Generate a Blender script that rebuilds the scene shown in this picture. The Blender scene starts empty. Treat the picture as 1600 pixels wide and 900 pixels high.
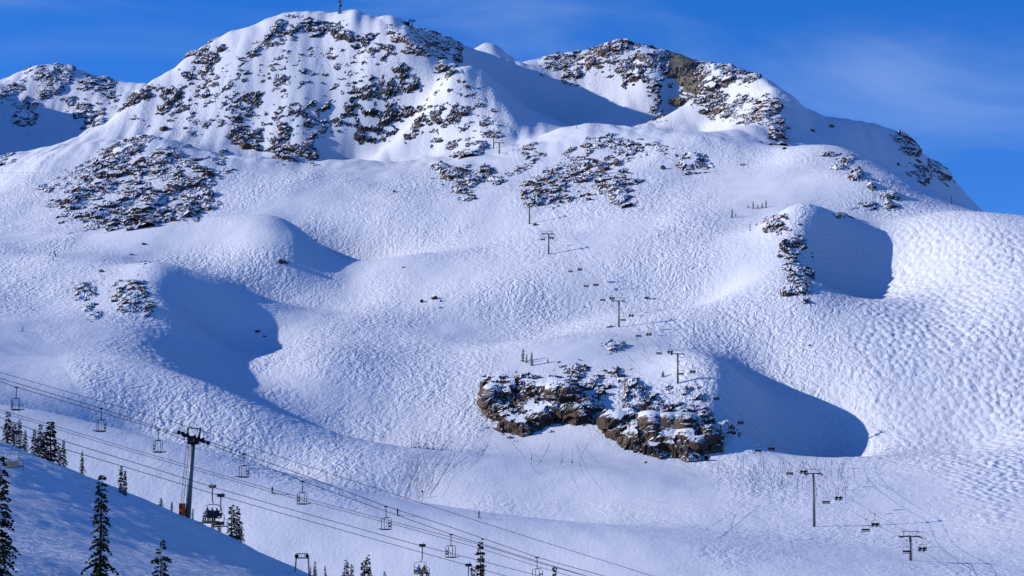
import bpy, bmesh, math, random
import numpy as np
from mathutils import Vector, Matrix, Quaternion

# ---------------------------------------------------------------- camera, world, sun, exposure
scene = bpy.context.scene
col = scene.collection
F = 4000.0                      # focal length in photo pixels (1600 px wide)
PITCH = math.radians(7.5)
cam_data = bpy.data.cameras.new('camera')
cam = bpy.data.objects.new('camera', cam_data)
col.objects.link(cam)
cam_data.sensor_width = 36.0
cam_data.lens = 36.0 * F / 1600.0
cam_data.clip_start = 0.5
cam_data.clip_end = 20000.0
cam.location = (0, 0, 0)
cam.rotation_euler = (math.pi / 2 + PITCH, 0, 0)
scene.camera = cam

SUN = Vector((-.924, .08, .375)).normalized()
SUN_EL = math.asin(SUN.z)
SUN_ROT = math.atan2(SUN.x, SUN.y)
world = bpy.data.worlds.new('World')
scene.world = world
world.use_nodes = True
wn = world.node_tree
wn.nodes.clear()
w_out = wn.nodes.new('ShaderNodeOutputWorld')
w_bg = wn.nodes.new('ShaderNodeBackground')
w_sky = wn.nodes.new('ShaderNodeTexSky')
w_sky.sky_type = 'NISHITA'
w_sky.sun_disc = False
w_sky.sun_elevation = SUN_EL
w_sky.sun_rotation = SUN_ROT
w_sky.altitude = 2200
w_sky.air_density = 1.0
w_sky.dust_density = 0.0
w_sky.ozone_density = 5.0
w_bg.inputs['Strength'].default_value = 0.12
w_hsv = wn.nodes.new('ShaderNodeHueSaturation')
w_hsv.inputs['Saturation'].default_value = 1.25
w_hsv.inputs['Hue'].default_value = 0.5
wn.links.new(w_sky.outputs[0], w_hsv.inputs['Color'])
# thin high cirrus over the whole sky
w_tc = wn.nodes.new('ShaderNodeTexCoord')
w_map = wn.nodes.new('ShaderNodeMapping')
w_map.inputs['Rotation'].default_value = (0, math.radians(-32), math.radians(20))
w_map.inputs['Location'].default_value = (2.2, 6.1, 3.9)
w_map.inputs['Scale'].default_value = (3.0, 3.0, 11.0)
w_noise = wn.nodes.new('ShaderNodeTexNoise')
w_noise.inputs['Scale'].default_value = 1.6
w_noise.inputs['Detail'].default_value = 6.0
w_noise.inputs['Roughness'].default_value = 0.5
w_noise.inputs['Distortion'].default_value = 0.6
w_ramp = wn.nodes.new('ShaderNodeMapRange')
w_ramp.interpolation_type = 'SMOOTHSTEP'
w_ramp.inputs['From Min'].default_value = 0.48
w_ramp.inputs['From Max'].default_value = 0.80
w_ramp.inputs['To Max'].default_value = 0.28
w_mix = wn.nodes.new('ShaderNodeMix')
w_mix.data_type = 'RGBA'
w_mix.inputs['B'].default_value = (5.0, 6.2, 8.6, 1)
wn.links.new(w_tc.outputs['Generated'], w_map.inputs['Vector'])
wn.links.new(w_map.outputs[0], w_noise.inputs['Vector'])
wn.links.new(w_noise.outputs[0], w_ramp.inputs['Value'])
wn.links.new(w_ramp.outputs[0], w_mix.inputs['Factor'])
w_tint = wn.nodes.new('ShaderNodeMix')            # clear, cold mountain air: one tint for the whole sky
w_tint.data_type = 'RGBA'
w_tint.blend_type = 'MULTIPLY'
w_tint.inputs['Factor'].default_value = 1.0
w_tint.inputs['B'].default_value = (1.02, .95, 1.36, 1)
wn.links.new(w_hsv.outputs[0], w_tint.inputs['A'])
wn.links.new(w_tint.outputs['Result'], w_mix.inputs['A'])
wn.links.new(w_mix.outputs['Result'], w_bg.inputs['Color'])
wn.links.new(w_bg.outputs[0], w_out.inputs['Surface'])

sun_data = bpy.data.lights.new('sun', 'SUN')
sun_data.energy = 4.2
sun_data.angle = math.radians(0.5)
sun_data.color = (1.0, 0.97, 0.94)
sun = bpy.data.objects.new('sun', sun_data)
col.objects.link(sun)
sun.rotation_euler = SUN.to_track_quat('Z', 'Y').to_euler()
sun.location = (-300, 0, 300)

scene.view_settings.view_transform = 'Standard'
scene.view_settings.look = 'None'
scene.view_settings.gamma = 1.0
scene.view_settings.exposure = 0.0
scene.view_settings.use_curve_mapping = False
scene.render.engine = 'CYCLES'
scene.cycles.max_bounces = 4
scene.cycles.diffuse_bounces = 0
scene.cycles.glossy_bounces = 1
scene.cycles.transmission_bounces = 1
scene.cycles.caustics_reflective = False
scene.cycles.caustics_refractive = False

# ---------------------------------------------------------------- helpers
CP, SP = math.cos(PITCH), math.sin(PITCH)

def px_dir(u, v):
    """direction (x, z per metre of y) of a photo pixel"""
    up = (450 - v) / F
    yy = CP - up * SP
    return (u - 800) / F / yy, (SP + up * CP) / yy

def at(u, v, d):
    a, b = px_dir(u, v)
    return Vector((a * d, d, b * d))

def project(x, y, z):
    zc = y * CP + z * SP
    return 800 + F * x / zc, 450 - F * (-y * SP + z * CP) / zc

def tag(o, label=None, cat=None, group=None, kind=None):
    if label: o['label'] = label
    if cat: o['category'] = cat
    if group: o['group'] = group
    if kind: o['kind'] = kind
    return o

def link(name, me, parent=None, mat=None):
    o = bpy.data.objects.new(name, me)
    col.objects.link(o)
    if mat is not None and me is not None and len(me.materials) == 0:
        me.materials.append(mat)
    if parent is not None:
        o.parent = parent
    return o

def empty(name, loc=(0, 0, 0), rz=0.0):
    o = bpy.data.objects.new(name, None)
    o.location = loc
    o.rotation_euler = (0, 0, rz)
    col.objects.link(o)
    o.empty_display_size = 0.5
    return o

def copy_tree(o, parent=None):
    c = o.copy()
    col.objects.link(c)
    c.parent = parent
    for ch in [q for q in o.children]:
        copy_tree(ch, c)
    return c

class MB:
    """collects simple shapes; build() links them as one mesh object"""
    def __init__(self):
        self.v, self.f, self.m = [], [], []
    def add(self, vs, fs, mi=0):
        n = len(self.v)
        self.v += [tuple(p) for p in vs]
        self.f += [tuple(i + n for i in f) for f in fs]
        self.m += [mi] * len(fs)
    def box(self, c, s, rot=None, mi=0, taper=1.0):
        vs = []
        for z in (-.5, .5):
            k = 1.0 if z < 0 else taper
            for x, y in ((-.5, -.5), (.5, -.5), (.5, .5), (-.5, .5)):
                p = Vector((x * s[0] * k, y * s[1] * k, z * s[2]))
                if rot is not None: p = rot @ p
                vs.append(p + Vector(c))
        self.add(vs, [(3, 2, 1, 0), (4, 5, 6, 7), (0, 1, 5, 4), (1, 2, 6, 5), (2, 3, 7, 6), (3, 0, 4, 7)], mi)
    def tube(self, pts, r, n=6, mi=0):
        pts = [Vector(p) for p in pts]
        if not hasattr(r, '__len__'): r = [r] * len(pts)
        rings = []
        for i, p in enumerate(pts):
            t = (pts[min(i + 1, len(pts) - 1)] - pts[max(i - 1, 0)]).normalized()
            ref = Vector((0, 0, 1)) if abs(t.z) < .9 else Vector((1, 0, 0))
            a = t.cross(ref).normalized(); b = t.cross(a).normalized()
            rings.append([p + (a * math.cos(2 * math.pi * k / n) + b * math.sin(2 * math.pi * k / n)) * r[i] for k in range(n)])
        vs = [q for ring in rings for q in ring]
        fs = []
        for i in range(len(pts) - 1):
            for k in range(n):
                k2 = (k + 1) % n
                fs.append((i * n + k, i * n + k2, (i + 1) * n + k2, (i + 1) * n + k))
        fs.append(tuple(range(n))[::-1]); fs.append(tuple((len(pts) - 1) * n + k for k in range(n)))
        self.add(vs, fs, mi)
    def disc(self, c, axis, r, w, n=12, mi=0):
        a = Vector(axis).normalized() * w * .5
        self.tube([Vector(c) - a, Vector(c) + a], r, n, mi)
    def mesh(self, name, mats, smooth=False):
        me = bpy.data.meshes.new(name)
        me.from_pydata(self.v, [], self.f)
        for m in (mats if isinstance(mats, (list, tuple)) else [mats]): me.materials.append(m)
        if any(self.m): me.polygons.foreach_set('material_index', self.m)
        if smooth: me.polygons.foreach_set('use_smooth', [True] * len(self.f))
        me.update()
        return me
    def build(self, name, mats, parent=None, smooth=False):
        return link(name, self.mesh(name, mats, smooth), parent)

# vectorised noise
def _h(ix, iy, iz, seed):
    with np.errstate(over='ignore'):
        n = (ix.astype(np.uint32) * np.uint32(374761393) + iy.astype(np.uint32) * np.uint32(668265263)
             + iz.astype(np.uint32) * np.uint32(2246822519) + np.uint32(seed * 974711 + 12345))
        n = (n ^ (n >> np.uint32(13))) * np.uint32(1274126177)
        n = (n ^ (n >> np.uint32(16))) * np.uint32(2654435761)
        n = n ^ (n >> np.uint32(15))
    return n.astype(np.float64) / 4294967296.0

def perlin(x, y, seed=0):
    x = np.asarray(x, float); y = np.asarray(y, float)
    ix = np.floor(x); iy = np.floor(y); fx = x - ix; fy = y - iy
    ix = ix.astype(np.int64); iy = iy.astype(np.int64); zz = np.zeros_like(ix)
    def g(a, b):
        th = _h(ix + a, iy + b, zz, seed) * 2 * math.pi
        return np.cos(th) * (fx - a) + np.sin(th) * (fy - b)
    sx = fx * fx * fx * (fx * (fx * 6 - 15) + 10); sy = fy * fy * fy * (fy * (fy * 6 - 15) + 10)
    n0 = g(0, 0) * (1 - sx) + g(1, 0) * sx
    n1 = g(0, 1) * (1 - sx) + g(1, 1) * sx
    return (n0 * (1 - sy) + n1 * sy) * 1.5

def worley_blocks(P, seed):
    """angular block noise: every Voronoi cell gets its own offset and its own tilted face"""
    I = np.floor(P).astype(np.int64)
    best = np.full(len(P), 1e9)
    val = np.zeros(len(P))
    for a in (-1, 0, 1):
        for b in (-1, 0, 1):
            for c in (-1, 0, 1):
                ix, iy, iz = I[:, 0] + a, I[:, 1] + b, I[:, 2] + c
                ox = ix + _h(ix, iy, iz, seed) - P[:, 0]
                oy = iy + _h(ix, iy, iz, seed + 1) - P[:, 1]
                oz = iz + _h(ix, iy, iz, seed + 2) - P[:, 2]
                d2 = ox * ox + oy * oy + oz * oz
                k = d2 < best
                best = np.where(k, d2, best)
                v = (_h(ix, iy, iz, seed + 3) * 2 - 1) \
                    + 1.1 * ((_h(ix, iy, iz, seed + 4) - .5) * ox + (_h(ix, iy, iz, seed + 5) - .5) * oy + (_h(ix, iy, iz, seed + 6) - .5) * oz)
                val = np.where(k, v, val)
    return val

def inpoly(px, py, poly):
    r = np.zeros(px.shape, bool); n = len(poly)
    for i in range(n):
        x1, y1 = poly[i]; x2, y2 = poly[(i + 1) % n]
        r ^= ((y1 > py) != (y2 > py)) & (px < (x2 - x1) * (py - y1) / ((y2 - y1) + 1e-9) + x1)
    return r

def sdf(px, py, poly):
    """signed distance (pixels) to a polygon, positive inside"""
    best = np.full(px.shape, 1e9); n = len(poly)
    for i in range(n):
        x1, y1 = poly[i]; x2, y2 = poly[(i + 1) % n]
        ex, ey = x2 - x1, y2 - y1
        t = np.clip(((px - x1) * ex + (py - y1) * ey) / (ex * ex + ey * ey + 1e-9), 0, 1)
        best = np.minimum(best, (px - x1 - t * ex) ** 2 + (py - y1 - t * ey) ** 2)
    return np.sqrt(best) * np.where(inpoly(px, py, poly), 1, -1)

# ---------------------------------------------------------------- the mountain as a height field
# survey points: photo pixel + distance in metres; the surface is interpolated through them in world space
SURVEY = [
(-150,900,611.7),(150,900,556),(500,900,594.6),(800,900,582.3),(1100,900,566.6),(1300,900,562),(1450,900,569),(1600,900,571.7),(1800,900,580.4),(250,850,624.4),
(700,850,605.4),(1000,850,597.8),(1272,822,691.2),(1430,850,645.1),(1500,830,667.6),(1650,820,659.6),(450,800,631),(650,790,755.1),(900,790,743.9),(1100,760,755.2),
(1250,770,741.9),(700,760,762.1),(950,755,756.9),(560,740,771.3),(770,665,876.3),(850,672,865.8),(930,662,862.3),(960,672,855.8),(1000,697,840.6),(1090,713,827.7),
(1150,700,831.5),(1240,720,815),(1340,715,851.4),(1340,600,903.7),(1400,450,974.2),(1500,450,966.5),(1500,600,891.7),(1500,700,853.9),(1600,450,950.6),(1600,600,884.3),
(1600,700,804.2),(1600,345,1016.1),(1700,360,1018),(1750,600,874.8),(1540,330,1049.4),(1480,318,1046.6),(1400,345,1032.2),(1420,560,914.4),(1240,460,973.2),
(1232,400,1009.7),(1245,345,1030.8),(1200,345,1064.3),(1290,312,1034.3),(1350,295,1101.4),(1330,400,1016.8),(1290,455,976.4),(1380,345,1033.1),(1300,265,1141.2),
(1200,255,1177.9),(1100,250,1198.6),(1350,283,1104),(1278,228,1180),(1430,318,1079.1),(1100,420,1013.3),(1150,500,966.7),(1250,540,937.7),(1050,470,990.3),
(1100,340,1086.8),(1000,330,1124.5),(1200,138,1352),(1250,152,1340),(1300,180,1340),(1350,193,1356),(1400,205,1374),(1440,240,1372),(1480,270,1372),(1530,325,1372),
(1600,390,1231.6),(1205,190,1306),(1210,222,1262),(1300,225,1296),(1400,275,1300),(1340,250,1296),(850,95,1592.3),(900,80,1578.3),(960,68,1519.6),(1010,78,1530.1),
(1060,90,1505.8),(1110,98,1462),(1170,115,1402),(860,115,1548.8),(930,150,1490.8),(1010,185,1452),(1020,120,1480.6),(1080,200,1365),(1080,150,1445),(1150,200,1325),
(1110,150,1405),(850,190,1397.1),(900,195,1436.9),(770,160,1449),(740,115,1460.4),(700,90,1457.5),(800,130,1497.1),(840,195,1419.1),(740,80,1522.3),(790,95,1529.7),
(835,105,1533.5),(765,71,1744.5),(800,90,1731.4),(735,78,1737.1),(232,130,1461.3),(260,115,1468.7),(300,85,1474.2),(350,55,1479.8),(400,38,1487.4),(440,22,1495.5),
(500,20,1494.5),(560,25,1478.9),(600,30,1477.6),(640,38,1459),(700,60,1497.8),(440,252,1386.2),(500,255,1363.5),(560,245,1363.5),(610,220,1381.3),(640,190,1392.2),
(500,130,1419.2),(420,150,1421.9),(600,120,1410.6),(640,110,1407.4),(560,180,1400.5),(350,140,1435.8),(350,210,1412.8),(290,170,1438.5),(705,118,1373.3),(660,215,1358.1),
(640,205,1359.6),(780,200,1335.7),(740,150,1360.5),(720,230,1330.5),(820,208,1332.5),(900,200,1298.8),(1000,203,1270.2),(1100,225,1216.4),(900,270,1214.2),
(820,315,1172.4),(950,310,1154.7),(740,325,1175.1),(690,262,1265.2),(760,265,1248.8),(740,300,1204),(720,310,1191.6),(560,255,1382.5),(450,290,1235.5),(350,345,1184.2),
(530,300,1223.2),(620,280,1246.2),(650,300,1215.9),(540,390,1161.2),(480,370,1137.4),(600,350,1173.6),(700,360,1158.6),(827,350,1144.1),(857,397,1069.2),(460,405,1081),
(560,420,1144.9),(230,215,1343.3),(110,330,1233.2),(230,357,1132.3),(330,325,1214),(160,250,1329.4),(300,260,1278.6),(100,290,1282.3),(0,290,1310.7),(60,265,1327.3),
(130,225,1367),(200,180,1481),(230,150,1457),(-80,320,1322.5),(0,350,1224.5),(0,420,1064.4),(0,130,1809.5),(50,103,1825.4),(120,110,1819),(200,130,1790),(232,134,1760.7),
(0,290,1619.7),(150,205,1609.6),(60,200,1711.2),(200,170,1618.3),(-60,130,1745.4),(-120,80,1724.8),(-200,60,1691.9),(-100,250,1599.5),(440,350,1143.9),(500,405,1149.5),
(600,450,1062),(80,400,1078.5),(150,385,1119),(250,388,1107.4),(400,392,1088),(330,400,1092.5),(205,460,991.1),(230,415,1038.6),(240,488,956.9),(280,470,967.2),
(330,500,972.6),(400,500,1000.5),(430,540,971.7),(400,590,933),(350,440,1026.5),(430,450,1069.9),(480,560,951.3),(450,620,914.2),(200,520,921.4),(130,480,973.5),
(60,470,997.7),(650,400,1091.4),(650,500,1010.5),(750,450,1040.8),(650,600,920.2),(600,700,858.4),(500,690,865.2),(400,660,803.5),(300,600,825.2),(200,560,867.7),
(720,600,916),(800,530,975.6),(550,500,1010.4),(520,620,914.4),(770,600,912),(850,580,917.6),(900,575,916.7),(950,590,900.8),(1000,610,884.1),(1090,620,874.7),
(1060,598,886.4),(967,510,977.8),(850,545,956.4),(1000,520,969.5),(1080,540,950.7),(1110,600,878.8),(1130,650,857.6),(1180,640,877.3),(1180,580,910.5),(1250,640,892.8),
(1200,700,872.5),(960,500,983.3),(1060,510,969.3),(760,560,943.7),(60,512,920.9),(10,502,926.4),(-60,500,928.5),(130,600,817.4),(50,600,815.6),(50,640,699.9),
(150,680,677.1),(220,670,799.7),(300,720,661.9),(400,740,777),(-100,640,688.3),(100,555,875.4),(1300,340,1030),(1350,340,1033),(1320,370,1024),(1270,350,1027),
(1270,410,1009),(1360,380,1024),(1310,430,1000),(1400,390,1018),(1430,345,1030),(450,385,1090),(480,395,1087),(520,380,1099),(540,410,1081),(580,375,1165),(600,410,1084),
(430,420,1078),(480,200,1402),(520,200,1399),(560,235,1390),(600,200,1396),(520,160,1411),(1040,110,1483),(1060,160,1456),(1100,120,1435),(1130,160,1395),(1170,160,1358),
(1120,620,874),(1280,680,886),(1300,620,901),(1340,660,886),(290,440,1015),(420,470,1024),(390,550,955),(320,540,942.4),(1250,190,1308),(1450,300,1305),(1140,106,1432),
(1185,125,1380),(1215,160,1410),(1250,172,1395),(1300,198,1395),(1350,212,1410),(1400,225,1430),(1440,260,1430),(1480,290,1430),(1170,132,1466),(1200,158,1466),
(1530,333,1125),(1580,347,1122),(1640,362,1115),(1270,178,1368),(262,124,1480),(845,112,1600),
]
RAW = [(-700, 2200, 150), (0, 2300, 150), (700, 2200, 100), (500, 1600, 120), (450, 1900, 80), (-300, 1950, 330), (-550, 1700, 380), (0, 1850, 260), (100, 1800, 280), (200, 1700, 270), (260, 1600, 230), (-100, 1700, 320), (300, 1450, 170), (350, 1250, 150), (-450, 1400, 260), (-330, 1100, 170), (-300, 800, 110), (-200, 560, 20), (250, 560, 12), (-200, 420, 0), (0, 420, 0), (200, 420, 0)]
# rolls and hollows: pixel, distance, height (m), half widths (m)
ROLLS = [
(1085,512,1002,-6,20,16),
(1085,203,1362,-7,20,24),
(1450,400,985,-4.5,22,50),
(448,385,1092,1,26,45),
(535,393,1095,-7,20,52),
(1248,360,1025,4,11,50),
(1392,330,1060,-6,24,26),
(600,225,1354,-9,22,16),
(540,235,1390,-7,18,16),
(470,180,1409,4,12,18),
(505,140,1432,-4,13,28),
(548,95,1458,4,9,20),
(400,170,1405,-3,12,26),
(1018,120,1482,5,9,25),
(1078,160,1455,-10,20,34),
(1095,570,905,4,16,22),
(1240,645,891,-7,18,30),
(1190,585,925,-4,14,24),
(940,545,948,5,42,28),
(985,497,1016,-9,62,18),
(820,520,990,-4,30,18),
(240,435,1016,3,12,36),
(685,105,1462,-9,17,26),
(615,80,1450,3,12,24),
(740,140,1455,-4,18,24),
(1338,362,1030,-10,23,50),
(1268,195,1330,-6,14,30),
(345,495,985,-7,20,36),
(495,600,930,5,24,36),
]

def rbf_solve(pts, c=18.0, lam=0.3):
    A = np.asarray(pts, float); X = A[:, :2] / 100; n = len(X)
    D = np.sqrt(((X[:, None] - X[None]) ** 2).sum(-1) + (c / 100) ** 2)
    Pm = np.c_[np.ones(n), X]
    M = np.zeros((n + 3, n + 3)); M[:n, :n] = -D + np.eye(n) * lam / 100; M[:n, n:] = Pm; M[n:, :n] = Pm.T
    return X.astype(np.float32), np.linalg.solve(M, np.r_[A[:, 2], 0, 0, 0]), c

def rbf_eval(sol, x, y):
    X, w, c = sol; n = len(X)
    xf = (np.ravel(x) / 100).astype(np.float32); yf = (np.ravel(y) / 100).astype(np.float32)
    wf = w[:n].astype(np.float32); out = np.empty(xf.size)
    for s in range(0, xf.size, 16384):
        a = xf[s:s + 16384]; b = yf[s:s + 16384]
        D = (a[:, None] - X[:, 0]) ** 2
        D += (b[:, None] - X[:, 1]) ** 2
        D += np.float32((c / 100) ** 2)
        np.sqrt(D, out=D)
        out[s:s + 16384] = -(D @ wf).astype(float) + w[n] + w[n + 1] * a + w[n + 2] * b
    return out.reshape(np.shape(x))

SOL = rbf_solve([tuple(at(*c)) for c in SURVEY] + RAW)
ROLLP = [(at(u, v, d), a, sx, sy) for u, v, d, a, sx, sy in ROLLS]

def mountain(x, y):
    """height of the snow surface of the mountain (without the moguls)"""
    x = np.asarray(x, float); y = np.asarray(y, float)
    z = rbf_eval(SOL, x, y)
    for p, a, sx, sy in ROLLP:
        z = z + a * np.exp(-((x - p.x) / sx) ** 2 - ((y - p.y) / sy) ** 2)
    far = np.clip((y - 800) / 300, .25, 1)
    z = z + far * (.9 * perlin(x / 47, y / 55, 1) + .42 * perlin(x / 19, y / 24, 2)) + .14 * perlin(x / 8, y / 9, 3)
    # wind-carved ribs on the steep upper faces
    up = np.clip((z - 215) / 40, 0, 1)
    rib = perlin(x / 7 + .35 * perlin(x / 30, y / 30, 9), y / 38, 5)
    z = z + up * (.75 * rib + .9 * np.abs(perlin(x / 13 + y / 90, y / 34, 6)) + 1.3 * perlin(x / 24, y / 60, 8))
    return z

def mh(x, y):
    return float(mountain(np.array([x]), np.array([y]))[0])

FORE = [tuple(at(*c)) for c in [(-60,665,300),(0,692,300),(60,716,300),(130,740,300),(200,768,300),(290,812,300),(380,849,300),(470,898,300),(540,935,300),(640,960,300),
        (0,735,262),(80,765,262),(200,810,262),(330,865,262),(450,915,262),(-60,715,262),(0,800,225),(150,850,225),(280,890,225),(-80,770,225),
        (0,900,180),(150,945,180),(300,965,180),(-100,860,180)]]
FORE += [(-60,120,-1),(0,120,-4),(40,120,-6),(-40,60,-2),(0,60,-3),(30,60,-4),(0,0,-1.8),(-20,0,-1.5),(20,0,-2.5),(0,-60,-2),(-60,-40,2),(60,-40,-6),
         (0,300,0),(40,300,-4),(90,300,-6),(30,200,-6),(80,200,-9),
         (-130,330,27),(-110,260,20),(-90,200,14),(-60,345,15),(-30,345,6),(0,350,-2),(-90,390,12),(-60,430,6),(0,430,0),(100,430,0),(-140,430,14)]
FSOL = rbf_solve(FORE, 8.0)

def fore(x, y):
    x = np.asarray(x, float); y = np.asarray(y, float)
    z = rbf_eval(FSOL, x, y)
    w = np.clip((y - 40) / 80, 0, 1)
    return z + w * (.35 * perlin(x / 14, y / 11, 31) + .10 * perlin(x / 4 + y / 9, y / 3.0, 32) + .05 * perlin(x / 1.3, y / 1.1, 33) + np.clip((y - 225) / 40, 0, 1) * .22 * np.abs(perlin(x / 3.5, y / 6, 34)))

def fh(x, y):
    return float(fore(np.array([x]), np.array([y]))[0])

# ---------------------------------------------------------------- materials
def nodes(name):
    m = bpy.data.materials.new(name)
    m.use_nodes = True
    nt = m.node_tree
    return m, nt, nt.nodes['Principled BSDF']

def N(nt, t, **kw):
    n = nt.nodes.new(t)
    for k, v in kw.items(): setattr(n, k, v)
    return n

def plain(name, c, rough=.6, metal=0.0, var=.25, scale=6.0):
    m, nt, b = nodes(name)
    tc = N(nt, 'ShaderNodeTexCoord'); no = N(nt, 'ShaderNodeTexNoise')
    no.inputs['Scale'].default_value = scale; no.inputs['Detail'].default_value = 4
    nt.links.new(tc.outputs['Object'], no.inputs['Vector'])
    r = N(nt, 'ShaderNodeMix', data_type='RGBA')
    r.inputs['A'].default_value = tuple(q * (1 - var) for q in c) + (1,)
    r.inputs['B'].default_value = tuple(min(1, q * (1 + var)) for q in c) + (1,)
    nt.links.new(no.outputs[0], r.inputs['Factor'])
    nt.links.new(r.outputs['Result'], b.inputs['Base Color'])
    b.inputs['Roughness'].default_value = rough
    b.inputs['Metallic'].default_value = metal
    b.inputs['Specular IOR Level'].default_value = .2
    return m

def snow_material(name, moguls=True):
    m, nt, b = nodes(name)
    L = nt.links.new
    tc = N(nt, 'ShaderNodeTexCoord')
    b.inputs['Roughness'].default_value = .55
    b.inputs['Specular IOR Level'].default_value = .25
    # faint natural variation of the snow itself (old / fresh)
    n0 = N(nt, 'ShaderNodeTexNoise'); n0.inputs['Scale'].default_value = .035; n0.inputs['Detail'].default_value = 3
    L(tc.outputs['Object'], n0.inputs['Vector'])
    mc = N(nt, 'ShaderNodeMix', data_type='RGBA')
    mc.inputs['A'].default_value = (.79, .80, .83, 1); mc.inputs['B'].default_value = (.88, .885, .90, 1)
    L(n0.outputs[0], mc.inputs['Factor']); L(mc.outputs['Result'], b.inputs['Base Color'])
    def math_(op, a, bb):
        q = N(nt, 'ShaderNodeMath', operation=op)
        for i, s in enumerate((a, bb)):
            if isinstance(s, (int, float)): q.inputs[i].default_value = s
            else: L(s, q.inputs[i])
        return q.outputs[0]
    # fine wind crust everywhere
    n1 = N(nt, 'ShaderNodeTexNoise'); n1.inputs['Scale'].default_value = .9; n1.inputs['Detail'].default_value = 2; n1.inputs['Roughness'].default_value = .65
    L(tc.outputs['Object'], n1.inputs['Vector'])
    h = math_('MULTIPLY', n1.outputs[0], .10 if moguls else .22)
    if moguls:
        at_ = N(nt, 'ShaderNodeAttribute', attribute_name='mogul')
        sep = N(nt, 'ShaderNodeSeparateColor'); L(at_.outputs['Color'], sep.inputs['Color'])
        # skied bumps: warped, elongated down the slope
        wn_ = N(nt, 'ShaderNodeTexNoise'); wn_.inputs['Scale'].default_value = .11; wn_.inputs['Detail'].default_value = 1
        L(tc.outputs['Object'], wn_.inputs['Vector'])
        sc = N(nt, 'ShaderNodeVectorMath', operation='SCALE'); sc.inputs['Scale'].default_value = 9.0
        L(wn_.outputs['Color'], sc.inputs[0])
        ad = N(nt, 'ShaderNodeVectorMath', operation='ADD'); L(tc.outputs['Object'], ad.inputs[0]); L(sc.outputs[0], ad.inputs[1])
        def bumps(size, rot, stretch, seed, src, rndm):
            mp = N(nt, 'ShaderNodeMapping'); mp.inputs['Scale'].default_value = (1 / size, 1 / (size * stretch), 1 / (size * 1.2))
            mp.inputs['Rotation'].default_value = (0, 0, rot); mp.inputs['Location'].default_value = (seed, seed * 1.7, 0)
            L(src, mp.inputs['Vector'])
            v = N(nt, 'ShaderNodeTexVoronoi', feature='F1'); v.inputs['Scale'].default_value = 1
            v.inputs['Randomness'].default_value = rndm
            L(mp.outputs[0], v.inputs['Vector'])
            return math_('SUBTRACT', 1.0, v.outputs['Distance'])
        n2 = N(nt, 'ShaderNodeTexNoise'); n2.inputs['Scale'].default_value = .55; n2.inputs['Detail'].default_value = 2; n2.inputs['Distortion'].default_value = 1.2
        L(tc.outputs['Object'], n2.inputs['Vector'])
        small = math_('ADD', math_('MULTIPLY', bumps(1.8, .35, 2.4, 3, ad.outputs[0], 1.0), .30), math_('MULTIPLY', n2.outputs[0], .58))
        big = math_('MULTIPLY', bumps(2.8, -.3, 1.45, 11, tc.outputs['Object'], .62), .80)
        h = math_('ADD', h, math_('MULTIPLY', small, sep.outputs['Red']))
        h = math_('ADD', h, math_('MULTIPLY', big, sep.outputs['Green']))
    else:
        mp = N(nt, 'ShaderNodeMapping'); mp.inputs['Scale'].default_value = (.30, 1.0, .9); mp.inputs['Rotation'].default_value = (0, .42, .25)
        L(tc.outputs['Object'], mp.inputs['Vector'])
        n4 = N(nt, 'ShaderNodeTexNoise'); n4.inputs['Scale'].default_value = .8; n4.inputs['Detail'].default_value = 5; n4.inputs['Roughness'].default_value = .62; n4.inputs['Distortion'].default_value = .5
        L(mp.outputs[0], n4.inputs['Vector'])
        h = math_('ADD', h, math_('MULTIPLY', n4.outputs[0], .85))
    bp = N(nt, 'ShaderNodeBump'); bp.inputs['Strength'].default_value = 1.0; bp.inputs['Distance'].default_value = 1.0
    L(h, bp.inputs['Height']); L(bp.outputs[0], b.inputs['Normal'])
    return m

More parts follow.
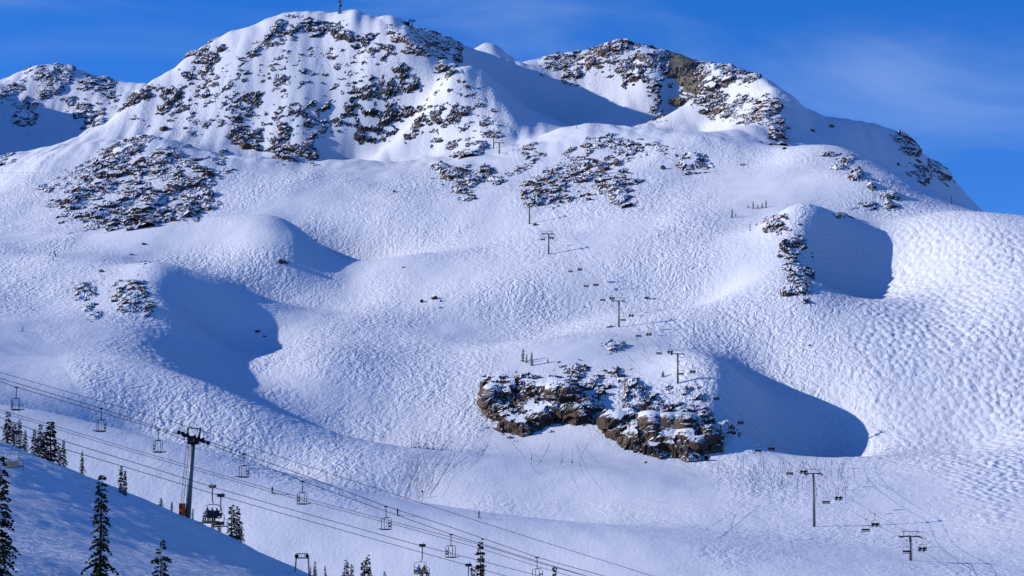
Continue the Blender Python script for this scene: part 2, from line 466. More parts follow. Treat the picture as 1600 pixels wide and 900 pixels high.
def rock_material(name, dark, light, tint, snowline=.52):
    m, nt, b = nodes(name)
    L = nt.links.new
    tc = N(nt, 'ShaderNodeTexCoord'); ge = N(nt, 'ShaderNodeNewGeometry')
    n1 = N(nt, 'ShaderNodeTexNoise'); n1.inputs['Scale'].default_value = .16; n1.inputs['Detail'].default_value = 8; n1.inputs['Roughness'].default_value = .7
    n2 = N(nt, 'ShaderNodeTexNoise'); n2.inputs['Scale'].default_value = .05; n2.inputs['Detail'].default_value = 3
    n3 = N(nt, 'ShaderNodeTexNoise'); n3.inputs['Scale'].default_value = .7; n3.inputs['Detail'].default_value = 6
    for n in (n1, n2, n3): L(tc.outputs['Object'], n.inputs['Vector'])
    cr = N(nt, 'ShaderNodeValToRGB'); cr.color_ramp.elements[0].position = .36; cr.color_ramp.elements[1].position = .68
    cr.color_ramp.elements[0].color = dark + (1,); cr.color_ramp.elements[1].color = light + (1,)
    L(n1.outputs[0], cr.inputs[0])
    r2 = N(nt, 'ShaderNodeMapRange'); r2.inputs['From Min'].default_value = .45; r2.inputs['From Max'].default_value = .62
    L(n2.outputs[0], r2.inputs['Value'])
    mx = N(nt, 'ShaderNodeMix', data_type='RGBA'); mx.inputs['B'].default_value = tint + (1,)
    L(r2.outputs[0], mx.inputs['Factor']); L(cr.outputs[0], mx.inputs['A'])
    # snow that holds on the flatter ledges
    sx = N(nt, 'ShaderNodeSeparateXYZ'); L(ge.outputs['Normal'], sx.inputs[0])
    ad = N(nt, 'ShaderNodeMath', operation='MULTIPLY_ADD'); ad.inputs[1].default_value = .5; L(n3.outputs[0], ad.inputs[0]); L(sx.outputs['Z'], ad.inputs[2])
    r3 = N(nt, 'ShaderNodeMapRange', interpolation_type='SMOOTHSTEP'); r3.inputs['From Min'].default_value = snowline + .22; r3.inputs['From Max'].default_value = snowline + .30
    L(ad.outputs[0], r3.inputs['Value'])
    m2 = N(nt, 'ShaderNodeMix', data_type='RGBA'); m2.inputs['B'].default_value = (.86, .88, .91, 1)
    L(r3.outputs[0], m2.inputs['Factor']); L(mx.outputs['Result'], m2.inputs['A'])
    L(m2.outputs['Result'], b.inputs['Base Color'])
    b.inputs['Roughness'].default_value = .85
    b.inputs['Specular IOR Level'].default_value = .2
    bp = N(nt, 'ShaderNodeBump'); bp.inputs['Strength'].default_value = .8; bp.inputs['Distance'].default_value = .5
    L(n3.outputs[0], bp.inputs['Height']); L(bp.outputs[0], b.inputs['Normal'])
    return m

SNOW = snow_material('mountain snow')
SNOW_F = snow_material('foreground snow', False)
ROCK = {
    'grey': rock_material('grey rock', (.036, .030, .026), (.17, .135, .105), (.13, .088, .058), .48),
    'brown': rock_material('brown rock', (.044, .031, .023), (.23, .155, .10), (.16, .094, .058), .50),
    'cliff': rock_material('brown cliff rock', (.032, .023, .018), (.19, .13, .088), (.11, .066, .044), .70),
    'crag': rock_material('brown crag rock', (.036, .026, .020), (.20, .135, .09), (.13, .078, .05), .56),
    'tan': rock_material('tan rock', (.12, .10, .07), (.34, .29, .21), (.25, .21, .15), 1.0),
    'red': rock_material('red brown rock', (.04, .028, .022), (.20, .12, .08), (.17, .085, .055)),
}

# ---------------------------------------------------------------- mountain mesh
NC = 1040
COLS = np.linspace(-.235, .235, NC)
ROWS = np.concatenate([np.arange(425, 800, 1.9), np.arange(800, 1480, 1.15), np.arange(1480, 1640, 1.6), np.arange(1640, 1900, 4.0)])
GA, GD = np.meshgrid(COLS, ROWS, indexing='ij')
GX = GA * GD
GH = mountain(GX, GD)
GU, GV = project(GX, GD, GH)
GVIS = GV <= np.minimum.accumulate(GV, axis=1) + 2.0

SMOOTH = [  # areas without skied bumps, photo pixels
    ([(-80,498),(0,500),(60,506),(95,550),(135,612),(225,670),(420,745),(640,835),(640,1000),(-80,1000)], 18),
    ([(765,662),(840,678),(950,690),(1080,722),(1140,760),(1120,800),(950,790),(760,778),(680,785),(650,770),(740,715)], 25),
    ([(640,800),(1050,830),(1130,900),(1100,1000),(600,1000)], 40),
    ([(130,352),(240,366),(350,344),(430,300),(520,285),(440,388),(250,392),(120,386)], 25),
    ([(230,140),(430,20),(620,28),(690,120),(600,60),(520,70),(430,60),(340,120),(240,200)], 25),
    ([(400,110),(600,110),(640,240),(560,262),(430,250)], 25),
    ([(830,203),(1000,203),(1070,225),(960,215),(880,245),(820,250),(790,270),(700,255),(740,235)], 18),
    ([(770,575),(800,548),(960,513),(1060,525),(1060,600),(900,575)], 25),
    ([(1130,268),(1360,268),(1350,300),(1260,320),(1190,345),(1130,345)], 30),
]
mog = np.ones_like(GH)
for poly, soft in SMOOTH:
    mog *= 1 - .85 * np.clip(sdf(GU, GV, poly) / soft + .5, 0, 1)
mog *= np.clip(.8 + .9 * perlin(GX / 45, GD / 70, 21) + .4 * perlin(GX / 16, GD / 30, 27), .2, 1.25)
mog *= np.where(GV < 270, .55, 1.0) * (1 - .5 * np.clip((GV - 730) / 60, 0, 1))
BIG = [(1385,345),(1480,325),(1640,345),(1700,700),(1560,860),(1430,720),(1345,690),(1310,560),(1340,450),(1380,410)]
big = np.clip(sdf(GU, GV, BIG) / 60 + .25, 0, 1) * np.clip(.8 + .5 * perlin(GX / 40, GD / 40, 22), .3, 1.1)
mog_geo = perlin(GX / 2.2 + .4 * perlin(GX / 9, GD / 9, 41), GD / 3.6, 23)
Z = GH + big * .26 * mog_geo + mog * .12 * perlin(GX / 2.1, GD / 3.4, 24)

def grid_mesh(name, X, Y, Z, mat, keep=None, smooth=True):
    nc, nr = X.shape
    v = np.stack([X, Y, Z], -1).reshape(-1, 3)
    i = np.arange(nc * nr).reshape(nc, nr)
    f = np.stack([i[:-1, :-1], i[1:, :-1], i[1:, 1:], i[:-1, 1:]], -1)
    if keep is not None:
        k = keep[:-1, :-1] | keep[1:, :-1] | keep[1:, 1:] | keep[:-1, 1:]
        f = f[k]
        used = np.unique(f)
        remap = np.full(nc * nr, -1); remap[used] = np.arange(len(used))
        f = remap[f]; v = v[used]
    f = f.reshape(-1, 4)
    me = bpy.data.meshes.new(name)
    me.vertices.add(len(v)); me.vertices.foreach_set('co', v.astype(np.float32).ravel())
    me.loops.add(f.size); me.loops.foreach_set('vertex_index', f.astype(np.int32).ravel())
    me.polygons.add(len(f)); me.polygons.foreach_set('loop_start', (np.arange(len(f)) * 4).astype(np.int32))
    me.polygons.foreach_set('use_smooth', np.full(len(f), smooth))
    me.materials.append(mat)
    me.update(calc_edges=True)
    return me

me = grid_mesh('mountain_slope', GX, GD, Z, SNOW)
ca = me.attributes.new('mogul', 'FLOAT_COLOR', 'POINT')
ca.data.foreach_set('color', np.stack([mog * (1 - .5 * big), big, 0 * big, 1 + 0 * big], -1).astype(np.float32).ravel())
tag(link('mountain_slope', me), 'snow covered mountain with skied bumps, bowls and shaded hollows', kind='structure')

fy = np.concatenate([np.arange(-60, 100, 4.0), np.arange(100, 200, 1.0), np.arange(200, 330, .6), np.arange(330, 428, 2.0)])
fa = np.linspace(-1, 1, 400)
FA, FY = np.meshgrid(fa, fy, indexing='ij')
FX = FA * (30 + np.clip(FY, 0, 500) * .25)
FZ = fore(FX, FY)
tag(link('foreground_slope', grid_mesh('foreground_slope', FX, FY, FZ, SNOW_F)), 'shaded foreground ski slope falling to the right', kind='structure')

def ray_hit(u, v, dmin=430, dmax=1880, near=None):
    """point where the ray of a photo pixel first meets the mountain"""
    a, b = px_dir(u, v)
    d = np.arange(dmin, dmax, 1.0)
    k = np.argmax(mountain(a * d, d) > b * d)
    if k == 0: return None
    return Vector((a * d[k], d[k], b * d[k]))

# ---------------------------------------------------------------- rock outcrops that break through the snow
# (photo outline, share of bare rock, block size m, relief m, rock kind, label)
OUTCROPS = [
 # far left peak
 ([(36,108),(60,104),(85,106),(86,126),(66,132),(46,126)], .55, 5, 1.6, 'grey', 'dark crags under the rounded top of the far left peak'),
 ([(0,140),(20,130),(36,132),(26,160),(14,172),(0,170)], .6, 5, 1.6, 'grey', 'dark rocks at the left picture edge on the far left peak'),
 ([(58,134),(96,130),(92,152),(66,152)], .5, 5, 1.6, 'grey', 'broken rocks in the middle of the far left peak'),
 ([(26,192),(34,173),(50,165),(53,178),(40,194)], .8, 5, 1.6, 'grey', 'slanting dark slab lowest on the far left peak'),
 ([(92,104),(110,107),(109,125),(97,120)], .8, 4, 1.4, 'grey', 'small square crag just right of the far left summit'),
 ([(94,150),(112,152),(146,173),(126,176),(102,162)], .55, 5, 1.6, 'grey', 'thin diagonal rock rib below the far left ridge'),
 ([(121,176),(156,177),(146,190),(131,188)], .85, 5, 1.6, 'grey', 'dark wedge of rock in the shaded far left bowl'),
 ([(120,121),(165,128),(190,140),(180,160),(155,152),(132,140)], .6, 5, 1.8, 'grey', 'dark cliff band under the far left ridge cornice'),
 ([(168,172),(192,134),(238,138),(225,158),(186,176)], .6, 5, 1.8, 'brown', 'brown crags where the far left ridge meets the main peak'),
 ([(0,236),(14,238),(20,250),(0,254)], .5, 4, 1.2, 'grey', 'small rocks in the shade at the left picture edge'),
 # main massif
 ([(224,148),(262,140),(300,86),(322,72),(352,74),(330,100),(300,124),(272,160),(254,186),(244,178),(262,156),(232,156)], .5, 6, 1.8, 'brown', 'long rocky edge climbing the left shoulder of the main peak'),
 ([(262,186),(300,142),(346,122),(330,146),(300,160),(272,190)], .34, 4, 1.3, 'grey', 'scattered rocks below the left shoulder edge of the main peak'),
 ([(208,186),(240,184),(238,196),(212,196)], .5, 4, 1.2, 'grey', 'small dark rock band on the lit snow left of the main peak'),
 ([(420,62),(428,44),(440,26),(470,28),(500,34),(540,42),(546,58),(505,54),(470,46),(446,58)], .6, 5, 1.7, 'grey', 'band of dark crags just under the rounded main summit'),
 ([(546,48),(582,58),(622,86),(634,112),(612,114),(592,86),(562,68)], .52, 5, 1.6, 'grey', 'rocky rib running down right from the summit dome'),
 ([(384,86),(402,72),(424,70),(420,82),(396,88)], .55, 4, 1.2, 'grey', 'small dark rocks high on the lit left face of the summit'),
 ([(342,188),(352,166),(384,138),(412,142),(414,158),(384,176),(366,192)], .5, 5, 1.5, 'grey', 'cluster of dark rocks halfway down the lit left face'),
 ([(422,94),(452,90),(460,100),(430,104)], .5, 4, 1.2, 'grey', 'short rock step in the middle of the summit snow face'),
 ([(424,118),(446,116),(446,126),(428,128)], .6, 4, 1.2, 'grey', 'small rock knob below the short rock step on the summit face'),
 ([(448,166),(472,158),(474,178),(454,186)], .5, 4, 1.3, 'grey', 'small rocks on the lower middle of the summit face'),
 ([(358,212),(372,200),(404,206),(440,192),(468,210),(492,222),(490,246),(446,256),(404,238),(370,222)], .58, 6, 2.0, 'brown', 'broad broken crag at the foot of the summit face'),
 ([(480,152),(510,142),(518,170),(514,208),(498,214),(480,204)], .42, 4, 1.4, 'grey', 'upright strip of rocks between two shaded snow gullies'),
 ([(540,142),(572,128),(620,128),(662,112),(668,132),(652,166),(622,200),(602,220),(562,224),(542,202)], .50, 5, 1.9, 'grey', 'dark ribbed rock wall on the right side of the summit face'),
 ([(602,36),(626,42),(664,50),(698,66),(714,76),(700,86),(672,78),(652,84),(626,64),(606,50)], .8, 6, 1.3, 'brown', 'shaded brown cliff below the summit lift station'),
 ([(682,84),(704,88),(706,108),(690,106)], .9, 5, 1.6, 'grey', 'lone dark rock in the big shadow above the small lift tower'),
 ([(698,70),(716,72),(714,86),(702,84)], .9, 5, 1.5, 'grey', 'lone dark rock high on the shaded right shoulder'),
 ([(262,180),(300,112),(420,62),(470,60),(420,110),(400,140),(330,200),(300,215)], .20, 3.2, 1.0, 'grey', 'thinly scattered rocks over the lit left half of the summit face'),
 ([(400,120),(480,70),(560,66),(650,120),(640,150),(540,140),(480,150),(430,160)], .14, 3.2, 1.0, 'grey', 'few scattered rocks over the upper middle of the summit face'),
 ([(330,196),(350,150),(420,160),(480,170),(540,160),(545,215),(480,215),(440,195),(380,205)], .22, 3.2, 1.1, 'grey', 'scattered rocks over the lower middle of the summit face'),
 # pyramid and terrace
 ([(690,128),(706,122),(726,124),(770,170),(745,172),(690,166)], .28, 3, 1.0, 'grey', 'sparse rock steps near the tip of the snow pyramid'),
 ([(790,240),(830,250),(880,245),(1000,215),(1010,240),(960,256),(880,266),(830,280),(800,262)], .25, 3, 1.0, 'brown', 'sparse rocks between terrace edge and large brown outcrop'),
 ([(640,186),(660,176),(692,188),(686,212),(664,226),(640,216)], .62, 5, 1.8, 'brown', 'brown cliff at the left foot of the snow pyramid'),
 ([(654,166),(720,162),(766,178),(752,200),(700,202),(680,190)], .46, 4, 1.5, 'grey', 'rock ledges across the front of the snow pyramid'),
 ([(704,232),(728,226),(752,230),(742,240),(716,240)], .85, 5, 1.5, 'red', 'low orange brown slab right below the snow pyramid'),
 ([(756,196),(782,196),(778,210),(758,210)], .55, 4, 1.3, 'grey', 'small rocks beside the two upper lift towers'),
 ([(680,264),(694,258),(722,264),(766,272),(762,286),(700,284)], .72, 5, 1.8, 'brown', 'brown rock band on the lip of the small shaded gully'),
 ([(712,294),(736,288),(732,308),(718,308)], .7, 4, 1.5, 'brown', 'small brown rock under the gully lip'),
 ([(764,276),(802,278),(796,286),(770,286)], .6, 4, 1.2, 'grey', 'dark rocks inside the small shaded gully'),
 ([(820,232),(836,230),(848,240),(842,250),(824,248)], .65, 4, 1.3, 'red', 'small reddish rock at the left end of the terrace'),
 ([(868,242),(900,226),(934,218),(938,228),(892,248)], .48, 4, 1.3, 'brown', 'slanting line of rocks just below the terrace edge'),
 ([(946,222),(962,216),(972,226),(968,236),(950,234)], .7, 4, 1.3, 'grey', 'dark rock in the middle of the terrace front'),
 ([(974,222),(986,222),(998,232),(984,236)], .8, 4, 1.3, 'grey', 'dark wedge of rock right of the middle terrace rock'),
 ([(1014,228),(1032,228),(1050,234),(1036,240)], .55, 4, 1.1, 'grey', 'flat small rocks on the right half of the terrace'),
 ([(1064,252),(1086,248),(1112,258),(1100,264),(1072,260)], .92, 5, 1.4, 'brown', 'flat brown rock alone on the upper right snow'),
 ([(820,308),(834,290),(852,274),(900,256),(940,256),(962,264),(1000,284),(976,296),(900,300),(866,322),(840,322)], .62, 5, 1.9, 'brown', 'large brown outcrop above the two middle lift towers'),
 ([(958,310),(972,306),(988,308),(982,318),(962,318)], .85, 4, 1.3, 'brown', 'small flat rock right below the large brown outcrop'),
 # back right crest
 ([(844,98),(880,86),(908,88),(912,104),(902,130),(880,126),(886,106),(852,110)], .6, 5, 1.8, 'grey', 'dark crags at the left end of the right hand crest'),
 ([(906,88),(932,72),(962,66),(992,74),(1002,88),(972,110),(950,102),(912,98)], .66, 6, 2.0, 'brown', 'brown crags on the highest point of the right hand crest'),
 ([(958,116),(980,104),(1000,94),(1014,104),(1004,126),(976,122)], .7, 5, 1.7, 'grey', 'dark rock step below the highest point of the right hand crest'),
 ([(1000,88),(1016,80),(1034,80),(1058,90),(1054,108),(1020,106)], .82, 6, 1.9, 'grey', 'dark rock band left of the pale cliff block'),
 ([(1052,93),(1086,92),(1090,132),(1064,126),(1052,106)], .99, 9, 2.0, 'tan', 'pale tan square cliff block on the right hand crest'),
 ([(1086,92),(1112,95),(1124,114),(1142,124),(1130,132),(1092,142),(1088,116)], .9, 6, 2.0, 'grey', 'dark shaded cliff right beside the pale cliff block'),
 ([(1124,110),(1150,106),(1176,112),(1180,126),(1142,124)], .78, 5, 1.7, 'grey', 'dark rock band at the right end of the crest'),
 ([(1014,134),(1028,138),(1036,186),(1020,188)], .45, 3.5, 1.3, 'grey', 'line of small rocks down the lit snow spur'),
 ([(1078,152),(1112,138),(1152,170),(1142,180),(1110,182),(1084,166)], .55, 5, 1.7, 'grey', 'broken dark rocks below the pale cliff block'),
 ([(1148,156),(1174,146),(1186,162),(1168,186),(1154,172)], .52, 5, 1.7, 'brown', 'brown crag capped with snow right of the crest shadow'),
 ([(1184,162),(1204,158),(1222,188),(1228,214),(1208,224),(1200,200),(1186,182)], .75, 5, 1.9, 'red', 'reddish lit rock rib at the edge of the right shade'),
 ([(1396,216),(1412,212),(1430,224),(1432,240),(1408,228)], .85, 5, 1.8, 'grey', 'dark crag on the right skyline below the small post'),
 ([(1424,262),(1440,262),(1448,274),(1440,280)], .85, 4, 1.4, 'grey', 'dark rock in the shade below the right skyline'),
 ([(1458,262),(1476,262),(1488,286),(1472,278)], .8, 5, 1.6, 'grey', 'lower dark crag on the right skyline'),
 ([(1284,236),(1300,236),(1334,262),(1358,282),(1340,288),(1314,272)], .55, 4, 1.5, 'brown', 'brown rocks along the small lit ridge in the right shade'),
 ([(1362,292),(1380,294),(1424,318),(1428,332),(1396,330),(1372,312)], .5, 4, 1.5, 'grey', 'rocks on the roll above the right hand shaded hollow'),
 ([(1308,336),(1330,324),(1362,318),(1366,326),(1322,340)], .5, 4, 1.2, 'grey', 'thin line of rocks inside the right hand shaded hollow'),
 ([(1194,346),(1214,340),(1232,346),(1224,362),(1200,358)], .6, 4, 1.4, 'red', 'reddish rocks beside the small fir group on the upper right'),
 ([(1232,364),(1246,360),(1260,366),(1246,374)], .8, 4, 1.3, 'grey', 'topmost dark rock on the left rim of the right hollow'),
 ([(1220,388),(1240,378),(1264,380),(1262,394),(1240,406),(1226,400)], .65, 4, 1.5, 'grey', 'broken crag halfway down the left rim of the right hollow'),
 ([(1230,418),(1250,414),(1272,428),(1264,434),(1240,432)], .6, 4, 1.4, 'grey', 'narrow crag low on the left rim of the right hollow'),
 ([(1226,448),(1242,442),(1260,450),(1256,463),(1230,462)], .8, 4, 1.4, 'grey', 'lowest dark rock at the foot of the right hollow rim'),
 ([(890,92),(960,80),(1050,100),(1100,140),(1180,150),(1190,195),(1110,185),(1010,130),(930,120)], .24, 3, 1.0, 'grey', 'sparse rocks spread over the snow of the right hand crest'),
 # left buttress
 ([(60,320),(140,240),(240,190),(330,230),(360,280),(340,330),(230,372),(110,360)], .22, 3, 1.0, 'brown', 'loose rocks scattered round the large rock buttress'),
 ([(100,322),(116,296),(134,272),(178,236),(206,222),(232,210),(228,234),(272,240),(312,258),(334,286),(328,318),(302,332),(262,340),(232,358),(152,352),(118,346)], .60, 7, 2.4, 'brown', 'large broken rock buttress on the left of the mountain'),
 ([(62,294),(96,276),(126,264),(120,278),(76,304)], .4, 4, 1.2, 'grey', 'thin rock line left of the large rock buttress'),
 ([(330,240),(352,236),(360,264),(338,266)], .45, 4, 1.3, 'grey', 'small rocks just right of the large rock buttress'),
 ([(172,466),(186,446),(210,436),(226,450),(246,486),(216,488),(190,480)], .6, 3.6, 1.3, 'brown', 'speckled rock patch left of the big left hollow'),
 ([(122,456),(130,446),(142,452),(136,464),(126,460)], .75, 3, 1.0, 'grey', 'small mossy rock left of the speckled rock patch'),
 ([(132,486),(142,480),(150,490),(138,498)], .6, 3, .9, 'grey', 'small rock below the mossy rock on the left slope'),
 ([(212,424),(226,408),(238,412),(232,428)], .45, 3, 1.0, 'grey', 'few rocks just above the speckled rock patch'),
 # central cliff
 ([(758,612),(775,606),(800,602),(852,604),(890,606),(905,622),(925,640),(926,656),(912,664),(872,656),(842,671),(790,662),(758,642)], .95, 5.5, 2.6, 'cliff', 'solid brown lower left cliff face of the central knoll'),
 ([(757,592),(790,590),(830,592),(868,576),(902,564),(912,592),(945,592),(965,574),(990,574),(984,592),(955,612),(925,640),(905,620),(880,600),(830,600),(770,606)], .60, 4.0, 1.5, 'crag', 'snow speckled upper left rocks of the central knoll'),
 ([(946,664),(966,652),(992,648),(1040,656),(1080,660),(1112,676),(1122,690),(1092,712),(1030,706),(966,690)], .93, 5.5, 2.5, 'cliff', 'solid brown lower right cliff face of the central knoll'),
 ([(985,648),(1000,632),(1012,616),(1042,626),(1082,638),(1110,664),(1080,662),(1030,652),(990,650)], .60, 4.0, 1.5, 'crag', 'snow speckled upper right rocks of the central knoll'),
 ([(974,600),(996,596),(1004,608),(1000,622),(978,620)], .82, 4, 1.5, 'brown', 'rock lump between the two halves of the central cliff'),
 ([(1040,600),(1072,604),(1102,606),(1098,628),(1052,622)], .34, 3.5, 1.1, 'grey', 'scattered rocks at the foot of the lift tower on the knoll'),
 ([(1118,664),(1132,662),(1150,680),(1132,684)], .7, 4, 1.4, 'grey', 'dark rocks in the shade at the right end of the central cliff'),
 ([(944,538),(956,534),(972,538),(964,546),(948,544)], .7, 3, 1.0, 'brown', 'rock in the snow scoop on top of the central knoll'),
]

def outcrop(poly, cov, size, relief, kind, label, seed):
    P = np.array(poly, float)
    cu, cv = P.mean(0)
    box = (GU > P[:, 0].min() - 6) & (GU < P[:, 0].max() + 6) & (GV > P[:, 1].min() - 6) & (GV < P[:, 1].max() + 6) & GVIS
    m = np.zeros_like(box)
    m[box] = sdf(GU[box], GV[box], poly) > -3
    if not m.any(): return None
    dm = np.median(GD[m]); m &= np.abs(GD - dm) < 110
    ci = np.where(m.any(1))[0]; ri = np.where(m.any(0))[0]
    a0, a1 = COLS[max(ci[0] - 3, 0)], COLS[min(ci[-1] + 3, NC - 1)]
    d0, d1 = ROWS[max(ri[0] - 4, 0)], ROWS[min(ri[-1] + 4, len(ROWS) - 1)]
    na = int((a1 - a0) / (COLS[1] - COLS[0]) * 2.0) + 2
    nd = int((d1 - d0) / .55) + 2
    A, D = np.meshgrid(np.linspace(a0, a1, na), np.linspace(d0, d1, nd), indexing='ij')
    X = A * D
    H = mountain(X, D)
    U, V = project(X, D, H)
    sd = sdf(U, V, poly)
    ragged = 7.0 * perlin(X / 9, H / 7, seed + 70) + 4.0 * perlin(X / 3.5, H / 3, seed + 71)
    Bx, By, Bz = X, D, H
    if kind == 'cliff':     # steepen the face in two steps: push it out towards the valley
        fr = np.clip((P[:, 1].max() - V) / (P[:, 1].max() - P[:, 1].min()), 0, 1)
        prof = np.interp(fr, [0, .12, .34, .42, .68, .80, 1], [0, .42, .62, .60, 1.0, .7, 0])
        push = 6.8 * prof * np.clip((sd + ragged * .5) / 9, 0, 1) * np.clip(.8 + .55 * perlin(X / 11, H / 30, seed + 80) + .35 * perlin(X / 4, H / 16, seed + 81), .2, 1.5)
        By = D - push; Bz = H + push * .1
    # surface normal
    T1 = np.stack([np.gradient(q, axis=0) for q in (Bx, By, Bz)], -1); T2 = np.stack([np.gradient(q, axis=1) for q in (Bx, By, Bz)], -1)
    Nn = np.cross(T1, T2); Nn /= np.linalg.norm(Nn, axis=-1, keepdims=True) + 1e-9
    Q = np.stack([Bx, By, Bz * 1.5], -1).reshape(-1, 3)
    # tilt the beds a little
    Q[:, 2] += Q[:, 0] * .25
    size = size * 1.1
    Q[:, 1] *= .7
    n = .66 * worley_blocks(Q / size, seed) + .36 * worley_blocks(Q / (size * .40), seed + 20) + .15 * worley_blocks(Q / (size * .17), seed + 40)
    n = n.reshape(H.shape)
    al = (.74 * X + .67 * H); ac = (-.67 * X + .74 * H)      # ribs run up to the right
    lump = 1.3 * perlin(al / (size * 6), ac / (size * 1.6), seed + 62) + perlin(X / (size * 2.0), H / (size * 1.3), seed + 60) + .6 * perlin(X / (size * .9), H / (size * .7), seed + 61)
    t = np.interp(cov, [0, .3, .5, .7, .9, 1.0], [-1.25, -.62, -.20, .25, .95, 1.7])
    edge = np.clip((sd + ragged) / 9.0, -2.2, .35)
    disp = relief * .8 * (n + .8 * lump + t + edge)
    disp = np.clip(disp, -1.3, relief * 1.3)
    X2 = Bx + Nn[..., 0] * disp; Y2 = By + Nn[..., 1] * disp; Z2 = Bz + Nn[..., 2] * disp
    keep = disp > -.55
    if not keep.any(): return None
    me = grid_mesh('rock_outcrop', X2, Y2, Z2, ROCK[kind], keep, smooth=False)
    o = link('rock_outcrop', me)
    return tag(o, label, 'rocks', 'rock outcrops breaking through the snow')

_tri = 0
for i, (poly, cov, size, relief, kind, label) in enumerate(OUTCROPS):
    o = outcrop(poly, cov, size, relief, kind, label, 100 + i * 3)
    if o is not None: _tri += len(o.data.polygons) * 2
print('rock triangles', _tri)

# ---------------------------------------------------------------- object materials
STEEL = plain('weathered grey steel', (.19, .205, .21), .5, .4, .3, 3)
DARK = plain('dark painted steel', (.03, .033, .037), .5, .3, .3, 4)
GALV = plain('galvanised steel', (.30, .31, .32), .45, .5, .2, 5)
ROPE = plain('greased wire rope', (.035, .035, .04), .6, .2, .2, 9)
SEAT = plain('dark seat vinyl', (.025, .027, .03), .7, 0, .3, 8)
ORANGE = plain('orange safety pad', (.95, .13, .03), .7, 0, .15, 2)
BARK = plain('fir bark', (.075, .05, .036), .9, 0, .4, 7)
NEEDLE = plain('dark fir needles', (.026, .046, .024), .85, 0, .6, .9)
NEEDLE2 = plain('rusty fir needles', (.050, .034, .020), .85, 0, .5, .9)
WOOD = plain('dark stained hut boards', (.06, .035, .025), .8, 0, .3, 2)
WHITE = plain('white painted metal', (.7, .72, .75), .5, 0, .1, 2)
def cloth(name, c): return plain(name, c, .8, 0, .2, 9)
NAVY = cloth('navy jacket', (.02, .03, .07)); BLUE = cloth('bright blue jacket', (.02, .10, .55)); BLACK = cloth('black trousers', (.015, .015, .018))
GREYJ = cloth('grey jacket', (.10, .10, .12)); HELM = plain('dark helmet', (.02, .02, .022), .35, 0, .2, 6); SKIN = plain('skin', (.45, .28, .2), .6, 0, .1, 5)
BROWNJ = cloth('dark brown jacket', (.05, .03, .025))

def near_hit(u, v):
    """point where the ray of a photo pixel meets the foreground slope"""
    a, b = px_dir(u, v)
    d = np.arange(110, 425, .25)
    h = fore(a * d, d)
    k = np.argmax(h > b * d)
    return Vector((a * d[k], d[k], float(h[k]))) if k else None

def fore_at(u, d):
    a, _ = px_dir(u, 800)
    return Vector((a * d, d, fh(a * d, d)))

# ---------------------------------------------------------------- conifers
def make_crown(h, R, seed, dense=1.0, lean=0.0, top=.0, low=.06):
    rnd = random.Random(seed)
    vs, fs = [], []
    def tuft(p, d, L, w):
        # small spray of needles: a narrow bent leaf
        n = len(vs)
        s = d.cross(Vector((rnd.uniform(-1, 1), rnd.uniform(-1, 1), rnd.uniform(-.2, 1)))).normalized() * w
        t = p + d * L + Vector((0, 0, -.15 * L))
        vs.extend([p - s * .35, p + d * L * .45 - s, t, p + d * L * .45 + s])
        fs.append((n, n + 1, n + 2, n + 3))
    nw = max(10, int(h * 4.2 * dense))
    for i in range(nw):
        k = (i + rnd.random()) / nw
        z = h * (low + (1 - low) * k)
        L = R * ((1 - k) ** .75) * rnd.uniform(.55, 1.15) + .12
        if rnd.random() < .10: L *= 1.35
        nb = rnd.randint(4, 6) if k < .85 else 3
        a0 = rnd.uniform(0, 6.28)
        for b in range(nb):
            if rnd.random() > .93 * min(1, dense + .2): continue
            a = a0 + b * 6.283 / nb + rnd.uniform(-.4, .4)
            Lb = L * rnd.uniform(.7, 1.15)
            up = .25 + .5 * k - .25 * rnd.random()
            zb = z + rnd.uniform(-.5, .5) * h / nw * 1.6
            base = Vector((lean * zb, 0, zb))
            dirv = Vector((math.cos(a), math.sin(a), 0))
            m = max(2, int(Lb / .17))
            for j in range(m):
                q = (j + .6) / m
                p = base + dirv * (Lb * q) + Vector((0, 0, Lb * (up * q - .75 * q * q)))
                w = .085 + .05 * rnd.random()
                for s in (-1, 1):
                    aa = a + s * rnd.uniform(.35, 1.0)
                    tuft(p, Vector((math.cos(aa), math.sin(aa), rnd.uniform(-.35, .25))).normalized(), (.20 + .22 * (1 - q)) * rnd.uniform(.7, 1.3), w)
            tuft(base + dirv * Lb * .9 + Vector((0, 0, Lb * (up * .9 - .6))), dirv, .25, .06)
    for j in range(6):
        z = h * (.9 + .1 * j / 6); a = rnd.uniform(0, 6.28)
        tuft(Vector((lean * z, 0, z)), Vector((math.cos(a) * .5, math.sin(a) * .5, .8)).normalized(), .22, .05)
    me = bpy.data.meshes.new('crown'); me.from_pydata(vs, [], fs); me.update()
    return me

def make_fir(h, R, seed, dense=1.0, lean=0.0, mat=None, low=.06):
    root = empty('fir_tree')
    t = MB(); t.tube([(0, 0, -.6), (lean * h * .5, 0, h * .5), (lean * h, 0, h * .99)], [.016 * h + .03, .010 * h + .015, .008], 7)
    t.build('trunk', BARK, root)
    me = make_crown(h, R, seed, dense, lean, low=low); me.materials.append(mat or NEEDLE)
    link('crown', me, root)
    return root

FIR = [make_fir(5.0, .95, 1, 1.0), make_fir(5.0, .70, 2, .95, .02), make_fir(5.0, 1.15, 3, .85, -.02), make_fir(5.0, .55, 4, 1.2, .03, NEEDLE2)]
_first = [True] * 4
def plant(k, base, height, label, group, rz, wide=1.0):
    o = FIR[k] if _first[k] else copy_tree(FIR[k])
    _first[k] = False
    o.location = base; s = height / 5.0
    wide *= .8
    o.scale = (s * wide, s * wide, s); o.rotation_euler = (0, 0, rz)
    return tag(o, label, 'tree', group)

